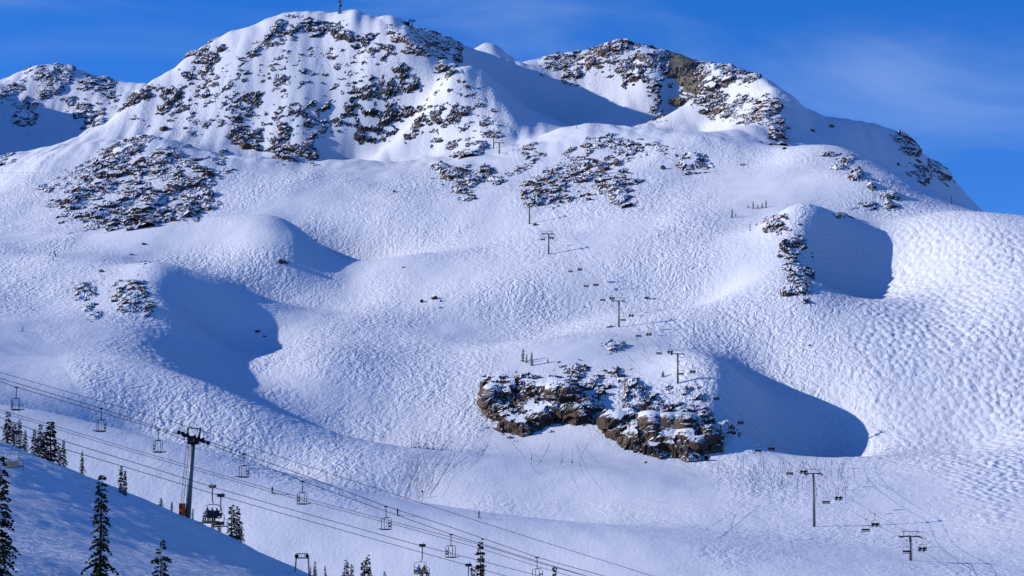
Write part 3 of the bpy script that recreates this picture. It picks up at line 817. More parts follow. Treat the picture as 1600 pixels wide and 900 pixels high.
def on_fore(u, v_base, d):
    """stand on the foreground slope at distance d, in the column of u"""
    p = fore_at(u, d); return p - Vector((0, 0, .1))

# the three big firs close to the camera
for u, vt, d, R, seed, dense, label in [
    (158, 742, 190, 1.05, 11, .95, 'tall thin dark fir in the lower left foreground'),
    (253, 846, 185, 1.1, 12, .8, 'short bare branched fir right of the tall foreground fir'),
    (-2, 712, 168, 1.6, 13, .95, 'dark fir cut off by the left picture edge')]:
    b = fore_at(u, d); top = at(u, vt, d).z
    t = make_fir(top - b.z, R, seed, dense)
    t.location = b; tag(t, label, 'tree')

_b = fore_at(751, 280)
_t = make_fir(at(751, 844, 280).z - _b.z, .95, 14, 1.0, 0, NEEDLE2); _t.location = _b
tag(_t, 'rusty brown fir spire at the lower edge', 'tree', 'fir tops at the lower picture edge')

crest = 'firs along the crest of the foreground slope'
for i, (u, vt, k, d, w, label) in enumerate([
    (9, 643, 0, 301, 1.2, 'tallest dark fir of the left group under the upper chairs'),
    (19, 660, 1, 304, 1.3, 'dense fir just right of the tallest left fir'),
    (28, 656, 1, 300, 1.1, 'slim fir third from the left picture edge'),
    (36, 672, 2, 303, .9, 'low bushy fir fourth from the left picture edge'),
    (51, 670, 2, 300, .9, 'broad fir in the middle of the left crest group'),
    (60, 663, 0, 302, 1.0, 'full fir just left of the rusty fir'),
    (67, 675, 1, 304, 1.2, 'slim dark fir squeezed against the rusty fir'),
    (78, 659, 3, 300, 1.9, 'rusty tinged fir, tallest on the right of the left group'),
    (90, 694, 1, 299, 1.3, 'small fir second from the right end of the left group'),
    (97, 687, 2, 300, .8, 'sparse fir at the right end of the left group'),
    (127, 704, 2, 299, .65, 'lone thin fir on the crest right of the left group'),
    (188, 728, 3, 290, 1.0, 'left one of two thin bare saplings on the slope'),
    (195, 736, 3, 290, 1.0, 'right leaning one of two thin bare saplings on the slope'),
    (251, 787, 2, 300, 1.6, 'tiny bush like fir left of the near lift tower'),
    (268, 784, 3, 299, 1.5, 'small crooked fir just left of the near lift tower'),
    (301, 794, 1, 299, 1.1, 'small slim fir right at the foot of the near lift tower'),
    (333, 815, 2, 299, 1.2, 'low fir under the occupied large chair'),
    (343, 822, 0, 299, 1.6, 'low bushy green fir under the empty large chair'),
    (362, 789, 1, 302, 1.4, 'left one of the two tall firs right of the near tower'),
    (370, 791, 1, 301, 1.4, 'right one of the two tall firs right of the near tower'),
    (376, 815, 0, 299, 1.3, 'short fir in front of the two tall firs'),
]):
    p = on_fore(u, 0, d)
    plant(k, p, max(1.2, at(u, vt, d).z - p.z), label, crest, i * 1.3, w)

lowg = 'fir tops at the lower picture edge'
for i, (u, vt, k, d, w, label) in enumerate([
    (486, 893, 1, 290, .8, 'very small fir top beside the lift portal'),
    (493, 877, 0, 285, .8, 'green fir top just right of the lift portal'),
    (509, 884, 1, 290, .8, 'thin fir top second right of the lift portal'),
    (541, 875, 1, 280, 1.3, 'left fir top of a close pair at the lower edge'),
    (551, 882, 1, 282, 1.0, 'right fir top of a close pair at the lower edge'),
    (568, 876, 1, 281, 1.0, 'slim fir top touching the larger open branched fir'),
    (576, 868, 2, 280, 1.0, 'open branched larger fir top at the lower edge'),
    (602, 893, 1, 290, .7, 'tip of a fir just showing at the lower edge'),
    (739, 886, 0, 282, .7, 'small green fir top left of the rusty spire'),
    (866, 885, 0, 290, .6, 'lone fir top under the lower ropes'),
]):
    p = on_fore(u, 0, d)
    plant(k, p, max(1.5, at(u, vt, d).z - p.z), label, lowg, i * 2.1, w)

HC = (COLS[1] - COLS[0])
def ray_hit(u, v, dmin=430):
    """point where the ray of a photo pixel first meets the mountain snow"""
    a, b = px_dir(u, v)
    k = (a - COLS[0]) / HC; i = int(k); f = k - i
    h = Z[i] * (1 - f) + Z[i + 1] * f
    ok = (h > b * ROWS) & (ROWS > dmin)
    j = int(np.argmax(ok))
    if j == 0: return None
    h0, h1 = h[j - 1] - b * ROWS[j - 1], h[j] - b * ROWS[j]
    d = ROWS[j - 1] + (ROWS[j] - ROWS[j - 1]) * (-h0 / (h1 - h0) if h1 != h0 else 0)
    return Vector((a * d, d, b * d))

fars = 'tiny firs on the mountain'
for i, (u, v, hpx, k, w, label) in enumerate([
    (817, 565, 21, 1, 1.3, 'left tiny fir of three on top of the central cliff'),
    (823, 567, 15, 1, 1.0, 'middle tiny fir of three on top of the central cliff'),
    (831, 571, 21, 1, 1.2, 'right tiny fir of three on top of the central cliff'),
    (856, 567, 9, 0, 1.0, 'little bush fir right of the three cliff top firs'),
    (1036, 589, 11, 0, 1.6, 'round small green fir left of the knoll lift tower'),
    (1144, 340, 14, 1, 1.3, 'lone tiny fir on the upper right snow slope'),
    (1149, 338, 6, 0, 1.0, 'shrub size fir touching the lone upper right fir'),
    (1169, 325, 7, 0, 1.0, 'leftmost fir of the upper right row'),
    (1177, 326, 13, 1, 1.0, 'thin tall fir of the upper right row'),
    (1184, 326, 8, 2, 1.0, 'bushy low fir of the upper right row'),
    (1191, 325, 9, 0, 1.0, 'fourth fir of the upper right row'),
    (1197, 324, 12, 1, 1.2, 'rightmost fir of the upper right row'),
    (1172, 361, 12, 1, 1.0, 'fir below the upper right row, left of the reddish rocks'),
    (1182, 353, 6, 0, 1.3, 'shrubby fir just left of the reddish rocks'),
    (1209, 343, 8, 2, 1.2, 'small fir growing on the reddish rocks'),
]):
    p = ray_hit(u, v)
    if p is not None: plant(k, p - Vector((0, 0, .15)), hpx * p.y / F, label, fars, i * .9, w)

# ---------------------------------------------------------------- loose boulders on the snow
def boulder(u, v, wpx, hpx, seed, kind, label):
    p = ray_hit(u, v)
    if p is None: return
    rnd = random.Random(seed)
    bm = bmesh.new(); bmesh.ops.create_icosphere(bm, subdivisions=2, radius=1)
    planes = [(Vector((rnd.gauss(0, 1), rnd.gauss(0, 1), rnd.gauss(0, 1))).normalized(), rnd.uniform(.55, .9)) for _ in range(9)]
    for q in bm.verts:
        for n, dd in planes:
            e = q.co.dot(n) - dd
            if e > 0: q.co -= n * e
    sx, sz = wpx * p.y / F * .55, hpx * p.y / F * .75
    for q in bm.verts: q.co = Vector((q.co.x * sx, q.co.y * sx * .8, q.co.z * sz))
    me = bpy.data.meshes.new('boulder'); bm.to_mesh(me); bm.free()
    o = link('boulder', me, None, ROCK[kind]); o.location = p + Vector((0, 0, sz * .25)); o.rotation_euler = (0, 0, rnd.uniform(0, 6))
    tag(o, label, 'boulder', 'loose boulders on the snow')
for i, a in enumerate([
    (440, 409, 14, 9, 'grey', 'mossy boulder at the top of the middle shaded hollow'),
    (448, 411, 6, 5, 'grey', 'small stone touching the mossy boulder at the middle hollow'),
    (679, 467, 11, 7, 'brown', 'largest of the loose boulders in the middle of the bowl'),
    (659, 472, 6, 5, 'grey', 'small stone left of the largest bowl boulder'),
    (689, 471, 5, 4, 'grey', 'small stone right of the largest bowl boulder'),
    (687, 481, 6, 3, 'grey', 'flat stone below the largest bowl boulder'),
    (630, 418, 4, 3, 'grey', 'speck of a stone high in the middle of the bowl'),
    (402, 519, 8, 6, 'brown', 'upper stone inside the big left shaded hollow'),
    (413, 526, 7, 3, 'grey', 'lower flat stone inside the big left shaded hollow'),
    (952, 511, 12, 5, 'brown', 'rock beside the foot of the tower behind the knoll'),
    (256, 203, 17, 8, 'grey', 'oval dark boulder on the lit snow above the rock buttress'),
    (1036, 264, 9, 8, 'grey', 'round dark boulder on the upper right snow field'),
    (1010, 466, 7, 4, 'grey', 'dark stone right of the tower behind the knoll'),
    (1022, 467, 5, 3, 'grey', 'smaller stone right of the stone near the knoll tower'),
    (616, 300, 7, 4, 'grey', 'small stone on the smooth snow left of the gully lip'),
    (912, 480, 4, 2, 'grey', 'tiny stone left of the tower behind the knoll'),
    (836, 352, 8, 5, 'brown', 'boulder beside the foot of the upper middle tower'),
    (158, 425, 10, 6, 'grey', 'flat mossy stone on the left shelf'),
    (205, 398, 8, 4, 'grey', 'small stone at the upper end of the left shelf'),
    (225, 382, 9, 4, 'grey', 'dark stone on the crest of the left shelf'),
    (1265, 540 , 4, 3, 'grey', 'tiny stone on the snow right above the knoll shadow'),
    (1160, 258, 10, 4, 'grey', 'thin dark stone on the upper right slope edge'),
    (1342, 262, 6, 4, 'grey', 'dark stone in the shade below the right skyline'),
    (1270, 205, 8, 5, 'grey', 'upper dark stone in the shade right of the reddish rib'),
    (1300, 198, 9, 6, 'grey', 'largest dark stone in the shade right of the reddish rib'),
    (1225, 233, 8, 4, 'grey', 'stone at the foot of the reddish rib'),
    (1404, 258, 5, 5, 'grey', 'middle stone on the shaded right ridge'),
    (1087, 255 , 5, 3, 'grey', 'small stone left of the flat brown upper rock'),
    (745, 232, 5, 3, 'grey', 'stone above the orange brown slab'),
    (904, 300, 4, 3, 'grey', 'stone just below the large brown outcrop'),
]):
    boulder(a[0], a[1], a[2], a[3], 500 + i, a[4], a[5])

# ---------------------------------------------------------------- people
def human(name, joints, edges, slots):
    """one continuous skinned body from a joint skeleton (Skin + Subdivision), returned as mesh data"""
    me = bpy.data.meshes.new(name + '_cage')
    keys = list(joints)
    me.from_pydata([joints[k][:3] for k in keys], [(keys.index(a), keys.index(b)) for a, b in edges], [])
    o = bpy.data.objects.new(name, me); col.objects.link(o)
    o.modifiers.new('skin', 'SKIN')
    for i, k in enumerate(keys):
        sv = me.skin_vertices[0].data[i]; sv.radius = (joints[k][3], joints[k][3] if len(joints[k]) < 5 else joints[k][4]); sv.use_root = (k == 'hip')
    o.modifiers.new('sub', 'SUBSURF').levels = 1
    dg = bpy.context.evaluated_depsgraph_get()
    res = bpy.data.meshes.new_from_object(o.evaluated_get(dg))
    bpy.data.objects.remove(o)
    for m in slots: res.materials.append(m)
    return res

def paint(me, rule):
    for p in me.polygons: p.material_index = rule(p.center)

EDG = [('hip','waist'),('waist','chest'),('chest','neck'),('neck','head'),('head','crown')] + \
      [(a + s, b + s) for s in 'lr' for a, b in (('sh','el'),('el','wr'),('wr','ha'),('th','kn'),('kn','an'),('an','toe'))] + \
      [('chest','shl'),('chest','shr'),('hip','thl'),('hip','thr')]
def standing():
    J = {'hip': (0,0,.95,.16,.13),'waist': (.03,0,1.1,.15,.12),'chest': (.08,0,1.33,.19,.14),'neck': (.12,0,1.5,.07),'head': (.15,0,1.62,.10),'crown': (.15,0,1.74,.085)}
    for s, y in (('l',1),('r',-1)):
        J.update({'sh'+s: (.08,y*.21,1.40,.085),'el'+s: (.08,y*.32,1.14,.065),'wr'+s: (.30,y*.33,1.05,.05),'ha'+s: (.38,y*.32,1.06,.05),
                  'th'+s: (.0,y*.11,.86,.12),'kn'+s: (.10,y*.13,.50,.09),'an'+s: (.0,y*.13,.12,.075),'toe'+s: (.18,y*.13,.06,.06)})
    return human('skier', J, EDG, [NAVY, BLACK, HELM, SKIN])
def seated():
    J = {'hip': (0,0,.12,.17,.15),'waist': (-.05,0,.30,.16,.13),'chest': (-.06,0,.52,.20,.15),'neck': (-.02,0,.68,.07),'head': (.02,0,.80,.10),'crown': (.02,0,.92,.09)}
    for s, y in (('l',1),('r',-1)):
        J.update({'sh'+s: (-.06,y*.22,.58,.085),'el'+s: (.06,y*.29,.34,.07),'wr'+s: (.28,y*.22,.30,.055),'ha'+s: (.35,y*.19,.31,.05),
                  'th'+s: (.12,y*.11,.10,.12),'kn'+s: (.46,y*.13,.10,.09),'an'+s: (.44,y*.13,-.34,.075),'toe'+s: (.62,y*.13,-.40,.06)})
    return human('rider', J, EDG, [NAVY, BLACK, HELM, SKIN])
ST, SE = standing(), seated()
paint(ST, lambda c: 2 if c.z > 1.62 else (3 if c.z > 1.52 and c.x > .19 else (0 if c.z > .92 else 1)))
paint(SE, lambda c: 2 if c.z > .80 else (3 if c.z > .70 and c.x > .06 else (0 if c.z > .16 and c.x < .40 else 1)))
def variant(me, mat):
    m = me.copy(); m.materials[0] = mat; return m
VAR = {'navy': (ST, SE), 'blue': (variant(ST, BLUE), variant(SE, BLUE)), 'grey': (variant(ST, GREYJ), variant(SE, GREYJ)), 'brown': (variant(ST, BROWNJ), variant(SE, BROWNJ))}
_sk = MB(); _sk.tube([(-.75, 0, .02), (.7, 0, .02), (.88, 0, .07), (.95, 0, .14)], [.05, .05, .045, .02], 5); SKI = _sk.mesh('ski', DARK)
_pl = MB(); _pl.tube([(0, 0, 0), (0, 0, 1.15)], .012, 5); POLE = _pl.mesh('ski_pole', DARK)

def skier(p, rz, colour, label, group=None):
    r = empty('person', p, rz)
    b = link('body', VAR[colour][0], r); b.location = (0, 0, .03)
    for y in (.13, -.13):
        s = link('ski', SKI, r); s.location = (.05, y, 0)
    for y in (.34, -.34):
        s = link('ski_pole', POLE, r); s.location = (.36, y, .02); s.rotation_euler = (0, -.25, 0)
    return tag(r, label, 'person', group)

def rider(p, rz, colour, label, group=None, skis=True):
    r = empty('person', p, rz)
    link('body', VAR[colour][1], r)
    if skis:
        for y in (.13, -.13):
            s = link('ski', SKI, r); s.location = (.5, y, -.50); s.rotation_euler = (0, .12, 0)
    return tag(r, label, 'person', group)

for i, (u, v, rz, c, label) in enumerate([
    (78, 400, 0, 'navy', 'leftmost standing skier of the group on the left shelf'),
    (85, 397, 1, 'grey', 'uppermost skier of the group on the left shelf'),
    (87, 402, 2, 'navy', 'rightmost skier of the group on the left shelf'),
    (83, 407, .5, 'navy', 'lowest skier of the group on the left shelf'),
    (36, 518, 3.5, 'navy', 'lone skier on the groomed run at the left'),
    (425, 771, -.6, 'navy', 'skier on the valley run between the lower ropes'),
    (621, 805, -.6, 'navy', 'skier on the valley run beside the seventh small chair'),
    (901, 201, 0, 'navy', 'tiny skier on the edge of the upper terrace'),
    (748, 809, -.4, 'grey', 'tiny skier on the valley run below the central cliff'),
]):
    p = ray_hit(u, v) if u != 451 else fore_at(451, 297)
    if p is not None: skier(p, rz, c, label, 'skiers on the snow')

# ---------------------------------------------------------------- near chairlift (small double chairs)
def catenary(a, b, sag, n=14):
    return [a.lerp(b, k / n) - Vector((0, 0, 4 * sag * (k / n) * (1 - k / n))) for k in range(n + 1)]
def px_rope(name, pts, d, r, label, group='lift ropes across the lower left'):
    """a rope given by photo pixels at known distances"""
    P = [at(u, v, d(u) if callable(d) else d) for u, v in pts]
    m = MB(); m.tube(P, r, 6)
    return tag(m.build(name, ROPE), label, 'rope', group), P

def on_poly(pts, u, d):
    us = [q[0] for q in pts]; vs = [q[1] for q in pts]
    return at(u, float(np.interp(u, us, vs)), d(u) if callable(d) else d)

R_TOP = [(-120,548),(0,582),(150,625),(303,669),(455,720),(640,780),(840,844),(1020,900),(1150,941)]
R_A = [(-120,556),(0,591),(158,638),(282,680),(320,688),(440,730),(603,791),(705,824),(840,871),(940,899),(1100,945)]
R_B = [(-120,560),(0,596),(26,605),(248,671),(285,686),(322,692),(440,739),(473,752),(640,812),(705,835),(840,877),(960,913),(1100,956)]
px_rope('lift_cable', R_TOP, 300, .030, 'thin uppermost cable strung over the near lift tower')
px_rope('haul_rope', R_A, 297.5, .036, 'haul rope carrying the small chairs that face left')
px_rope('haul_rope', R_B, 302.5, .036, 'haul rope carrying the small chairs that face right')
px_rope('haul_rope', [(-120,606),(0,640),(200,700),(425,765),(640,822),(750,851),(840,879),(960,912)], 330, .033, 'upper rope of the empty pair between the two near lifts')
px_rope('haul_rope', [(-120,609),(0,644),(200,704),(425,769),(640,826),(750,857),(870,894),(960,920)], 334, .033, 'lower rope of the empty pair between the two near lifts')

def frame_loop(y, x0, x1, z0, z1, r=.12):
    return [(x0, y, z0), (x0, y, z1 - r), (x0 + .3 * r, y, z1 - .3 * r), (x0 + r, y, z1), (x1 - r, y, z1), (x1 - .3 * r, y, z1 - .3 * r), (x1, y, z1 - r), (x1, y, z0)]
def make_double_chair():
    c = empty('chairlift_chair')
    g = MB(); g.box((0, 0, -.02), (.42, .14, .16)); g.build('grip', DARK, c)
    h = MB(); h.tube([(0, 0, -.02), (0, 0, -.9), (0, 0, -1.28)], .045, 7); h.build('hanger', DARK, c)
    f = MB()
    for y in (-.52, .52): f.tube(frame_loop(y, -.46, .40, -2.66, -1.32, .22), .036, 6)
    f.tube([(-.1, -.52, -1.32), (-.1, .52, -1.32)], .036, 6); f.tube([(.1, -.52, -1.32), (.1, .52, -1.32)], .036, 6)
    f.build('frame', DARK, c)
    b = MB(); b.box((-.44, 0, -1.95), (.05, 1.02, .16)); b.box((-.44, 0, -2.3), (.05, 1.02, .22)); b.build('backrest', SEAT, c)
    s = MB(); s.box((.02, 0, -2.68), (.98, 1.10, .11)); s.build('seat', SEAT, c)
    r = MB(); r.tube([(.40, -.52, -2.68), (.72, -.48, -2.60), (.98, -.4, -2.62), (.98, .4, -2.62), (.72, .48, -2.60), (.40, .52, -2.68)], .035, 6); r.build('footrest', DARK, c)
    a = MB(); a.tube([(-.44, 0, -2.05), (-.05, 0, -2.02), (.0, 0, -2.62)], .022, 6); a.build('armrest', DARK, c)
    return c
DCH = make_double_chair(); _d = [True]
for u, rope, d, face, label in [
    (26, R_B, 302.5, 0, 'small chair at the upper left facing right, leftmost of all'),
    (158, R_A, 297.5, math.pi, 'small chair facing left, second from the left edge'),
    (248, R_B, 302.5, 0, 'small chair facing right just left of the near tower'),
    (381, R_A, 297.5, math.pi, 'small chair facing left, first one right of the near tower'),
    (473, R_B, 302.5, 0, 'small chair facing right, second one right of the near tower'),
    (603, R_A, 297.5, math.pi, 'small chair facing left below the bowl, third right of the tower'),
    (705, R_B, 302.5, 0, 'small chair facing right beside the rusty fir spire'),
    (839, R_A, 297.5, math.pi, 'small chair facing left at the lower edge, rightmost of all')]:
    o = DCH if _d[0] else copy_tree(DCH); _d[0] = False
    o.location = on_poly(rope, u, d); o.rotation_euler = (0, .02, face + .35 * (1 if face == 0 else 1))
    tag(o, label, 'lift chair', 'small double chairs of the near lift')

# near lift tower
def near_tower():
    base = fore_at(293, 300); top = at(302, 690, 300)
    t = empty('lift_tower', base)
    L = top - base
    m = MB(); m.tube([(0, 0, -.8), (L.x * .5, L.y * .5, L.z * .5), tuple(L)], [.35, .30, .26], 14); m.build('pole', STEEL, t, True)
    ladder = MB()
    off = Vector((-.72, -.1, 0))
    for s in (-.16, .16): ladder.tube([Vector((s, 0, .5)) + off, L * .98 + Vector((s + .12, 0, 0)) + off], .028, 5)
    n = 30
    for k in range(n):
        q = .06 + .9 * k / n
        p = L * q + off + Vector((.12 * q, 0, 0)); ladder.tube([p + Vector((-.16, 0, 0)), p + Vector((.16, 0, 0))], .018, 4)
    for q in (.3, .6, .9): ladder.tube([L * q + off * .5 + Vector((.0, 0, 0)), L * q + off + Vector((.1, 0, 0))], .025, 4)
    ladder.build('ladder', GALV, t)
    pad = MB(); pad.box((-.60, -.25, .95), (.52, .58, 1.5), Matrix.Rotation(-.7, 3, 'Z'), taper=.96); pad.build('safety_pad', ORANGE, t)
    ca = MB(); ca.box(L + Vector((0, 0, .1)), (.55, 5.6, .5)); ca.box(L + Vector((0, 0, .05)), (1.3, .8, .75)); ca.build('crossarm', DARK, t)
    sl = Vector((1, 0, -.31)).normalized()
    for y in (-2.5, 2.5):
        c = L + Vector((0, y, .42))
        st = MB(); st.tube([c - sl * 1.5, c + sl * 1.5], .09, 6); st.tube([c + Vector((0, 0, -.4)), c], .12, 6)
        so = st.build('sheave_train', DARK, t)
        for k in (-1.45, -.95, -.45, .45, .95, 1.45):
            wv = MB(); wv.disc(c + sl * k + Vector((0, .1, .06)), (0, 1, 0), .235, .12, 14); wv.build('sheave_wheel', SEAT, so)
    lf = MB()
    for x, lean in ((-.68, -.06), (.68, .06)):
        lf.tube([L + Vector((x, 0, .3)), L + Vector((x + lean + .08, 0, 1.62))], .115, 6)
    lf.tube([L + Vector((-.72, 0, 1.62)), L + Vector((.82, 0, 1.50))], .07, 6)
    lf.build('lifting_frame', DARK, t)
    return tag(t, 'near grey lift tower with ladder and orange pad on the foreground crest', 'lift tower')
near_tower()

# ---------------------------------------------------------------- second near lift (large quad chairs)
dq = lambda u: 222 + .085 * u
Q1 = [(-120,606),(0,652),(96,688),(230,729),(332,761),(440,792),(640,848),(840,899),(1000,942)]
Q2 = [(-120,622),(0,668),(105,703),(200,731),(345,775),(440,802),(640,858),(790,900),(1000,958)]
px_rope('haul_rope', Q1, dq, .030, 'upper haul rope of the lift with the large chairs')
px_rope('haul_rope', Q2, dq, .030, 'lower haul rope of the lift with the large chairs')
def make_quad_chair():
    c = empty('chairlift_chair')
    g = MB(); g.box((0, 0, .02), (.75, .22, .26)); g.tube([(-.45, 0, .14), (.45, 0, .14)], .09, 6); g.tube([(.1, 0, .1), (.22, 0, .36)], .04, 5); g.build('grip', DARK, c)
    h = MB(); h.tube([(0, 0, -.05), (0, 0, -1.1), (-.05, 0, -1.45), (-.22, 0, -1.68)], .065, 8); h.build('hanger', STEEL, c)
    f = MB()
    for y in (-1.0, 1.0):
        f.tube([(-.22, 0, -1.68), (-.22, y * .55, -1.72), (-.24, y * .9, -1.85), (-.3, y, -2.1), (-.32, y, -2.75), (-.28, y, -2.98), (.2, y, -3.0)], .045, 6)
    f.build('frame', STEEL, c)
    b = MB(); b.box((-.33, 0, -2.70), (.06, 1.98, .34)); b.build('backrest', SEAT, c)
    s = MB(); s.box((-.05, 0, -2.97), (.56, 1.98, .10)); s.build('seat', SEAT, c)
    r = MB()
    for y in (-.95, .95): r.tube([(-.28, y, -2.2), (.2, y, -2.45), (.28, y, -2.9), (.42, y * .7, -3.35)], .028, 5)
    r.tube([(.28, -.95, -2.62), (.28, .95, -2.62)], .03, 5)
    r.build('safety_bar', STEEL, c)
    return c
QCH = make_quad_chair(); _q = [True]
RIDERS = []
for u, rope, yaw, label, people in [
    (25, Q2, .75, 'large empty chair at the left picture edge over the shaded slope', []),
    (332, Q1, 2.45, 'large chair with three riders right of the near tower', [(-.62, 'navy', 'left'), (0, 'grey', 'middle'), (.62, 'navy', 'right')]),
    (345, Q2, .75, 'large empty chair hanging in front of the firs', []),
    (660, Q1, .75, 'large chair with a blue jacketed rider at the lower edge', [(.55, 'blue', 'blue'), (-.35, 'brown', 'brown')]),
    (732, Q2, .75, 'large chair at the lower edge showing only grip and hanger', [])]:
    o = QCH if _q[0] else copy_tree(QCH); _q[0] = False
    p = on_poly(rope, u, dq); o.location = p; o.rotation_euler = (0, 0, yaw)
    tag(o, label, 'lift chair', 'large quad chairs of the nearest lift')
    for y, c, w in people:
        M = Matrix.Translation(p) @ Matrix.Rotation(yaw, 4, 'Z')
        lab = {'left': 'left dark rider on the large chair near the tower', 'middle': 'middle rider in grey on the large chair near the tower', 'right': 'right dark rider on the large chair near the tower',
               'blue': 'rider in bright blue jacket on the large chair at the lower edge', 'brown': 'rider in dark jacket beside the one in bright blue'}[w]
        rider(M @ Vector((-.02, y, -2.92)), yaw, c, lab, 'riders on the nearest lift')

# ---------------------------------------------------------------- small drag lift portal at the lower edge
def portal():
    b = fore_at(473, 292)
    t = empty('lift_portal', b); z1 = at(473, 868, 292).z - b.z
    for x in (-.72, .72):
        l = MB()
        for y in (-.35, .35):
            l.tube([(x * 1.15, y * 1.4, -.3), (x * .95, y, z1 - .35)], .05, 5)
        for k in range(6):
            q = k / 6; q2 = (k + 1) / 6
            l.tube([(x * (1.15 - .2 * q), -.35 * (1.4 - .4 * q), (z1 - .35) * q), (x * (1.15 - .2 * q2), .35 * (1.4 - .4 * q2), (z1 - .35) * q2)], .025, 4)
        l.build('lattice_leg', STEEL, t)
    h = MB(); h.box((0, 0, z1 - .28), (1.6, .9, .12)); h.box((0, 0, z1 + .22), (1.2, .8, .08)); h.build('head_beam', STEEL, t)
    br = MB()
    for k in range(5): br.tube([(-.7 + .3 * k, -.4, z1 - .28), (-.55 + .3 * k, -.4, z1 + .2)], .03, 4)
    br.build('bracing', STEEL, t)
    for x in (-.6, .6):
        wv = MB(); wv.disc((x, -.5, z1 - .05), (0, 1, 0), .22, .1, 12); wv.build('sheave_wheel', SEAT, t)
    tag(t, 'grey lattice lift portal with two legs at the lower edge', 'lift portal')
portal()

# ---------------------------------------------------------------- far chairlift climbing the mountain
TOW = [  # foot pixel, top pixel row, label
    (1424, 935, 861, 'lowest far lift tower, cut off by the lower edge'),
    (1272, 823, 741, 'tallest far lift tower standing below the knoll shadow'),
    (1059, 599, 553, 'far lift tower on top of the central knoll'),
    (967, 511, 470, 'far lift tower just behind the central knoll'),
    (857, 397, 365, 'far lift tower in the middle of the upper bowl'),
    (827, 350, 318, 'far lift tower below the large brown outcrop'),
    (780, 240, 227, 'right one of the two small towers beside the pyramid'),
    (771, 232, 212, 'left one of the two small towers beside the pyramid'),
    (703, 120, 108, 'small lift tower on the tip of the snow pyramid'),
]
towers = []
for u, v, vt, label in TOW:
    p = ray_hit(u, min(v, 899)) if v < 905 else None
    if p is None:
        d = 600.0; a, _ = px_dir(u, v); p = Vector((a * d, d, mh(a * d, d)))
    towers.append((p, max(5.5, (v - vt) * p.y / F if v < 905 else at(u, vt, p.y).z - p.z), label))
line = [t[0] for t in towers]
def far_tower(p, h, dirv, label):
    t = empty('lift_tower', p)
    yaw = math.atan2(dirv.y, dirv.x)
    R = Matrix.Rotation(yaw, 3, 'Z')
    lean = Vector((dirv.x, dirv.y, 0)).normalized() * (-.0 * h)
    m = MB(); m.tube([(0, 0, -1), (0, 0, h)], [.36, .26], 10); m.build('pole', STEEL, t, True)
    c = MB(); c.box((0, 0, h + .1), (.38, 4.6, .32), R); c.build('crossarm', STEEL, t)
    f = MB()
    for y in (-1.5, 1.5): f.tube([R @ Vector((0, y, 0)) + Vector((0, 0, h + .2)), R @ Vector((0, y * 1.1, 0)) + Vector((0, 0, h + 1.25))], .07, 5)
    f.tube([R @ Vector((0, -2.1, 0)) + Vector((0, 0, h + 1.25)), R @ Vector((0, 2.1, 0)) + Vector((0, 0, h + 1.25))], .07, 5)
    f.build('lifting_frame', STEEL, t)
    for y in (-2.3, 2.3):
        s = MB(); q = R @ Vector((0, y, 0)); s.tube([q - dirv.normalized() * 1.3 + Vector((0, 0, h - .02)), q + dirv.normalized() * 1.3 + Vector((0, 0, h - .02))], .2, 6); s.build('sheave_train', DARK, t)
    l = MB(); l.tube([Vector((.42, -.42, 0)), Vector((.34, -.34, h * .97))], .06, 4); l.build('ladder', STEEL, t)
    return tag(t, label, 'lift tower', 'towers of the far chairlift')
tops = []
for i, (p, h, label) in enumerate(towers):
    a = line[max(i - 1, 0)]; b = line[min(i + 1, len(line) - 1)]
    far_tower(p, h, b - a, label)
    tops.append(p + Vector((0, 0, h + .15)))

# summit lift station
def ground_at(u, v):
    p = ray_hit(u, v); return p
sp = ray_hit(640, 44) or at(640, 44, 1485)
st = empty('lift_station', sp)
m = MB(); m.box((-2.2, 0, 1.7), (4.2, 3.4, 2.4)); m.box((-2.2, 0, 3.0), (4.6, 3.8, .25)); m.build('cabin', WOOD, st)
m = MB(); m.box((-2.2, 0, 3.22), (4.4, 3.6, .18)); m.build('roof_snow', SNOW_F, st)
m = MB(); m.tube([(1.4, 0, -2), (1.4, 0, 4.2)], .3, 8); m.tube([(-2.2, 1.2, -2), (-2.2, 1.2, .6)], .2, 6); m.tube([(-3.6, -1.2, -2), (-3.6, -1.2, .6)], .2, 6); m.build('pillar', STEEL, st)
m = MB(); m.box((1.4, 0, 4.2), (4.4, .5, .6)); m.box((1.2, 0, 5.2), (3.6, .3, .2)); m.tube([(0.2, 0, 4.4), (0.2, 0, 5.2)], .1, 5); m.tube([(2.4, 0, 4.4), (2.4, 0, 5.2)], .1, 5); m.build('bullwheel_frame', DARK, st)
tag(st, 'dark lift station hut with tower on the right edge of the main summit', 'lift station')
tops.append(sp + Vector((1.4, 0, 4.2)))

far_ropes = {}
for side, nm in ((-2.3, 'left'), (2.3, 'right')):
    P = []
    for i in range(len(tops) - 1):
        a, b = tops[i], tops[i + 1]
        da = (tops[min(i + 1, len(tops) - 1)] - tops[max(i - 1, 0)]); db = (tops[min(i + 2, len(tops) - 1)] - tops[i])
        na = Vector((da.y, -da.x, 0)).normalized() * side; nb = Vector((db.y, -db.x, 0)).normalized() * side
        P += catenary(a + na, b + nb, .018 * (b - a).length, 10)[(0 if i == 0 else 1):]
    start = tops[0] + (tops[0] - tops[1]) * .6
    P = [start + Vector((P[0] - tops[0]))] + P
    far_ropes[nm] = P
    m = MB(); m.tube(P, .035, 5)
    tag(m.build('haul_rope', ROPE), 'far haul rope on the %s side of the line up the mountain' % nm, 'rope', 'ropes of the far chairlift')

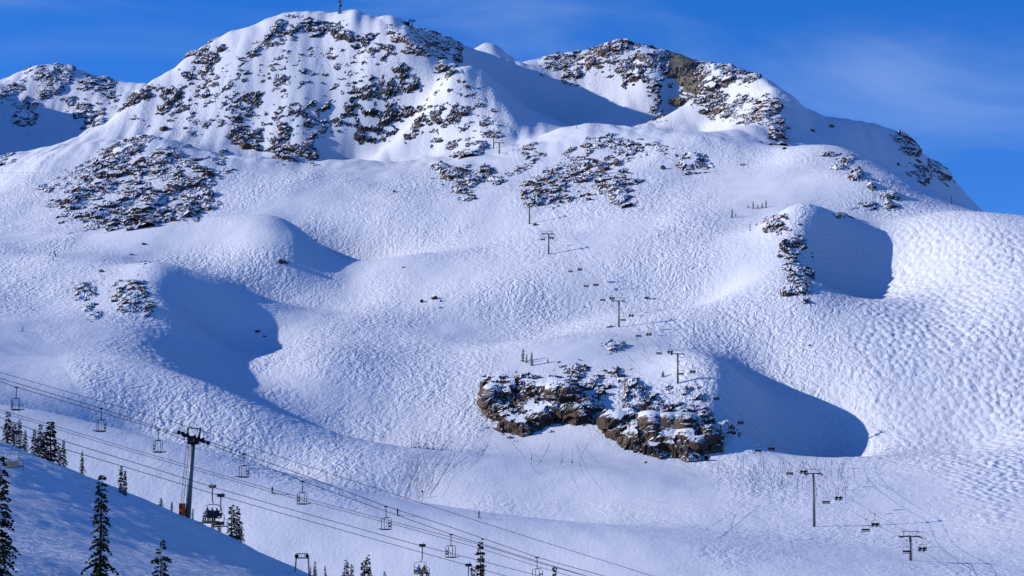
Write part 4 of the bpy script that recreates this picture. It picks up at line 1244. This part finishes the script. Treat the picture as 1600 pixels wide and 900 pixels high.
def far_chair_mesh():
    c = empty('chairlift_chair')
    g = MB(); g.box((0, 0, 0), (.5, .2, .25)); g.build('grip', DARK, c)
    h = MB(); h.tube([(0, 0, 0), (0, 0, -1.5)], .06, 5); h.build('hanger', STEEL, c)
    f = MB()
    for y in (-1.0, 1.0): f.tube([(0, 0, -1.5), (-.1, y * .8, -1.6), (-.25, y, -1.9), (-.3, y, -2.9)], .05, 5)
    f.build('frame', STEEL, c)
    b = MB(); b.box((-.3, 0, -2.5), (.08, 2.0, .42)); b.build('backrest', SEAT, c)
    s = MB(); s.box((-.02, 0, -2.95), (.6, 2.1, .16)); s.build('seat', SEAT, c)
    return c
FCH = far_chair_mesh(); _f = [True]
def rope_at_u(P, u):
    for a, b in zip(P[:-1], P[1:]):
        ua, ub = project(a.x, a.y, a.z)[0], project(b.x, b.y, b.z)[0]
        if (ua - u) * (ub - u) <= 0 and ua != ub:
            return a.lerp(b, (u - ua) / (ub - ua)), (b - a)
    return None, None
ORD = ['first','second','third','fourth','fifth','sixth','seventh','eighth','ninth','tenth','eleventh','twelfth','thirteenth','fourteenth','fifteenth','sixteenth']
pairs = [(1418,1441),(1353,1367),(1291,1310),(1234,1255),(1185,1205),(1142,1157),(1100,1119),(1064,1082),(1030,1047),(998,1014),(974,986),(942,956),(916,931),(892,906),(848,862)]
for i, (ul, ur) in enumerate(pairs):
    for nm, u in (('left', ul), ('right', ur)):
        p, dv = rope_at_u(far_ropes[nm], u)
        if p is None: continue
        o = FCH if _f[0] else copy_tree(FCH); _f[0] = False
        yaw = math.atan2(dv.y, dv.x) + (0 if nm == 'right' else math.pi)
        o.location = p; o.rotation_euler = (0, 0, yaw)
        tag(o, ('empty far chair going down, %s pair counted from the bottom' if nm == 'left' else 'occupied far chair going up, %s pair counted from the bottom') % ORD[i], 'lift chair', 'chairs of the far chairlift')
        if nm == 'right':
            M = Matrix.Translation(p) @ Matrix.Rotation(yaw, 4, 'Z')
            for y, w, c in ((.5, 'left', 'navy'), (-.5, 'right', 'brown')):
                rider(M @ Vector((-.02, y, -2.88)), yaw, c, '%s rider on the occupied far chair, %s pair from the bottom' % (w, ORD[i]), 'riders on the far chairlift', skis=False)

# ---------------------------------------------------------------- mast and posts
mp = ray_hit(531, 21) or at(531, 21, 1480)
t = empty('radio_mast', mp)
m = MB(); m.tube([(0, 0, -1.5), (0, 0, 13)], [.42, .30], 8); m.build('pole', DARK, t)
m = MB(); m.box((0, 0, .9), (2.2, 2.0, 1.9)); m.build('equipment_box', WHITE, t)
for x, z, r in ((.8, 4.6, .62), (-.6, 5.2, .45)):
    m = MB(); m.disc((x, -.3, z), (.3, 1, 0), r, .5, 14); m.build('dish', DARK if x > 0 else WHITE, t)
m = MB()
for z in (6.6, 7.6, 8.8): m.tube([(-1.1, 0, z), (1.3, 0, z)], .09, 5)
for x in (-1.1, 1.3): m.tube([(x, 0, 6.2), (x, 0, 9.6)], .10, 5)
m.build('antenna', DARK, t)
tag(t, 'radio mast with dishes on the main summit', 'mast')
def post(u, v, h, r, label, plate=False):
    p = ray_hit(u, v)
    if p is None: return
    t = empty('marker_post', p); m = MB(); m.tube([(0, 0, -.5), (0, 0, h)], r, 6); m.build('pole', DARK, t)
    m = MB(); m.box((0, 0, h), (.55, .1, .5) if plate else (.3, .3, .25)); m.build('plate' if plate else 'cap', DARK, t)
    tag(t, label, 'post')
post(660, 778, 1.9, .07, 'marker post with a small sign on the valley run', True)
post(689, 57, 2.6, .12, 'thin post on the shaded right shoulder of the summit')
post(1407, 211, 2.8, .35, 'thick short post on the right skyline')
post(1487, 320, 3.6, .14, 'post with a cap beside the right skyline notch')
post(1003, 82, 2.2, .12, 'thin post on the right hand crest')

# ---------------------------------------------------------------- ski tracks: low berms of pushed snow
def smooth_px(pts, n=10):
    P = [pts[0]] + list(pts) + [pts[-1]]; out = []
    for i in range(1, len(P) - 2):
        for k in range(n):
            t = k / n; p0, p1, p2, p3 = P[i - 1], P[i], P[i + 1], P[i + 2]
            out.append(tuple(.5 * ((2 * p1[j]) + (-p0[j] + p2[j]) * t + (2 * p0[j] - 5 * p1[j] + 4 * p2[j] - p3[j]) * t * t + (-p0[j] + 3 * p1[j] - 3 * p2[j] + p3[j]) * t ** 3) for j in (0, 1)))
    return out + [pts[-1]]
TR = [[(780,668),(800,692),(840,735),(900,768)],[(787,680),(815,690),(850,724),(890,738)],[(880,692),(878,716),(868,745)],[(900,690),(910,720),(925,746),(944,770)],
      [(905,690),(940,730),(965,764),(1000,778),(1100,797)],[(895,700),(893,738),(905,765)],[(830,705),(832,730),(850,746)],[(960,702),(1010,720),(1060,738),(1110,754)],
      [(1000,712),(1050,728),(1110,744)],[(985,705),(1020,722),(1085,760)],[(1170,782),(1130,810),(1090,836)],[(1192,785),(1140,828),(1115,846)],[(1152,800),(1143,820),(1145,836)],
      [(1215,780),(1180,800),(1150,812)],[(772,690),(790,720),(792,745)],[(860,690),(850,712),(838,728)],[(920,692),(905,720),(912,742)],[(1060,730),(1090,750),(1130,762)],
      [(660,768),(655,778),(661,789)],[(1120,720),(1112,735),(1125,748)]]
rnd = random.Random(7)
for k in range(60):
    u0 = rnd.uniform(640, 770); v0 = rnd.uniform(668, 716); u1 = rnd.uniform(614, 660) + (u0 - 640) * .25; v1 = rnd.uniform(758, 782)
    TR.append([(u0, v0), (u0 * .62 + u1 * .38 + rnd.uniform(-8, 8), v0 * .62 + v1 * .38 + rnd.uniform(-4, 4)), (u0 * .3 + u1 * .7 + rnd.uniform(-8, 8), v0 * .3 + v1 * .7 + rnd.uniform(-3, 5)), (u1, v1)])
for k in range(60):
    u0 = rnd.uniform(1125, 1330); v0 = rnd.uniform(705, 735); du = rnd.uniform(-14, 22); v1 = v0 + rnd.uniform(25, 60)
    TR.append([(u0, v0), (u0 + du * .4 + rnd.uniform(-6, 6), v0 * .6 + v1 * .4), (u0 + du, v1)])
for k in range(26):
    u0 = rnd.uniform(960, 1090); v0 = rnd.uniform(520, 575); du = rnd.uniform(5, 40)
    TR.append([(u0, v0), (u0 + du * .4 + rnd.uniform(-5, 5), v0 + rnd.uniform(2, 6)), (u0 + du, v0 + rnd.uniform(8, 20))])
BERMS = []
vs, fs = [], []
for tr in TR + BERMS:
    P = [ray_hit(*q) for q in smooth_px(tr, 9)]
    P = [p for p in P if p is not None]
    P = [p for i, p in enumerate(P) if i == 0 or abs(p.y - P[i - 1].y) < 40]
    w = rnd.uniform(.16, .3); hgt = rnd.uniform(.035, .075)
    if tr in BERMS: w, hgt = 2.2, .12
    for i, p in enumerate(P):
        d = P[min(i + 1, len(P) - 1)] - P[max(i - 1, 0)]
        s = Vector((d.y, -d.x, 0)); s = s.normalized() if s.length > 1e-6 else Vector((1, 0, 0))
        n = len(vs); taper = min(1, (i + .3) / 3, (len(P) - i - .7) / 3)
        def hz(q): return mh(q.x, q.y)
        z = p.z
        vs.extend([tuple(p + s * w * 1.1 - Vector((0, 0, .25))), tuple(p + s * w * .2 + Vector((0, 0, hgt * max(.1, taper)))), tuple(p - s * w * 1.1 - Vector((0, 0, .25)))])
        if i: fs += [(n - 3, n, n + 1, n - 2), (n - 2, n + 1, n + 2, n - 1)]
me = bpy.data.meshes.new('ski_tracks'); me.from_pydata(vs, [], fs); me.materials.append(SNOW_F); me.polygons.foreach_set('use_smooth', [True] * len(fs)); me.update()
tag(link('ski_tracks', me), 'curving ski tracks in the snow below the cliff', 'ski tracks', kind='stuff')

# any prototype that was never placed is removed
for o in list(FIR) + [DCH, QCH, FCH]:
    if 'label' not in o:
        for ch in list(o.children): bpy.data.objects.remove(ch)
        bpy.data.objects.remove(o)
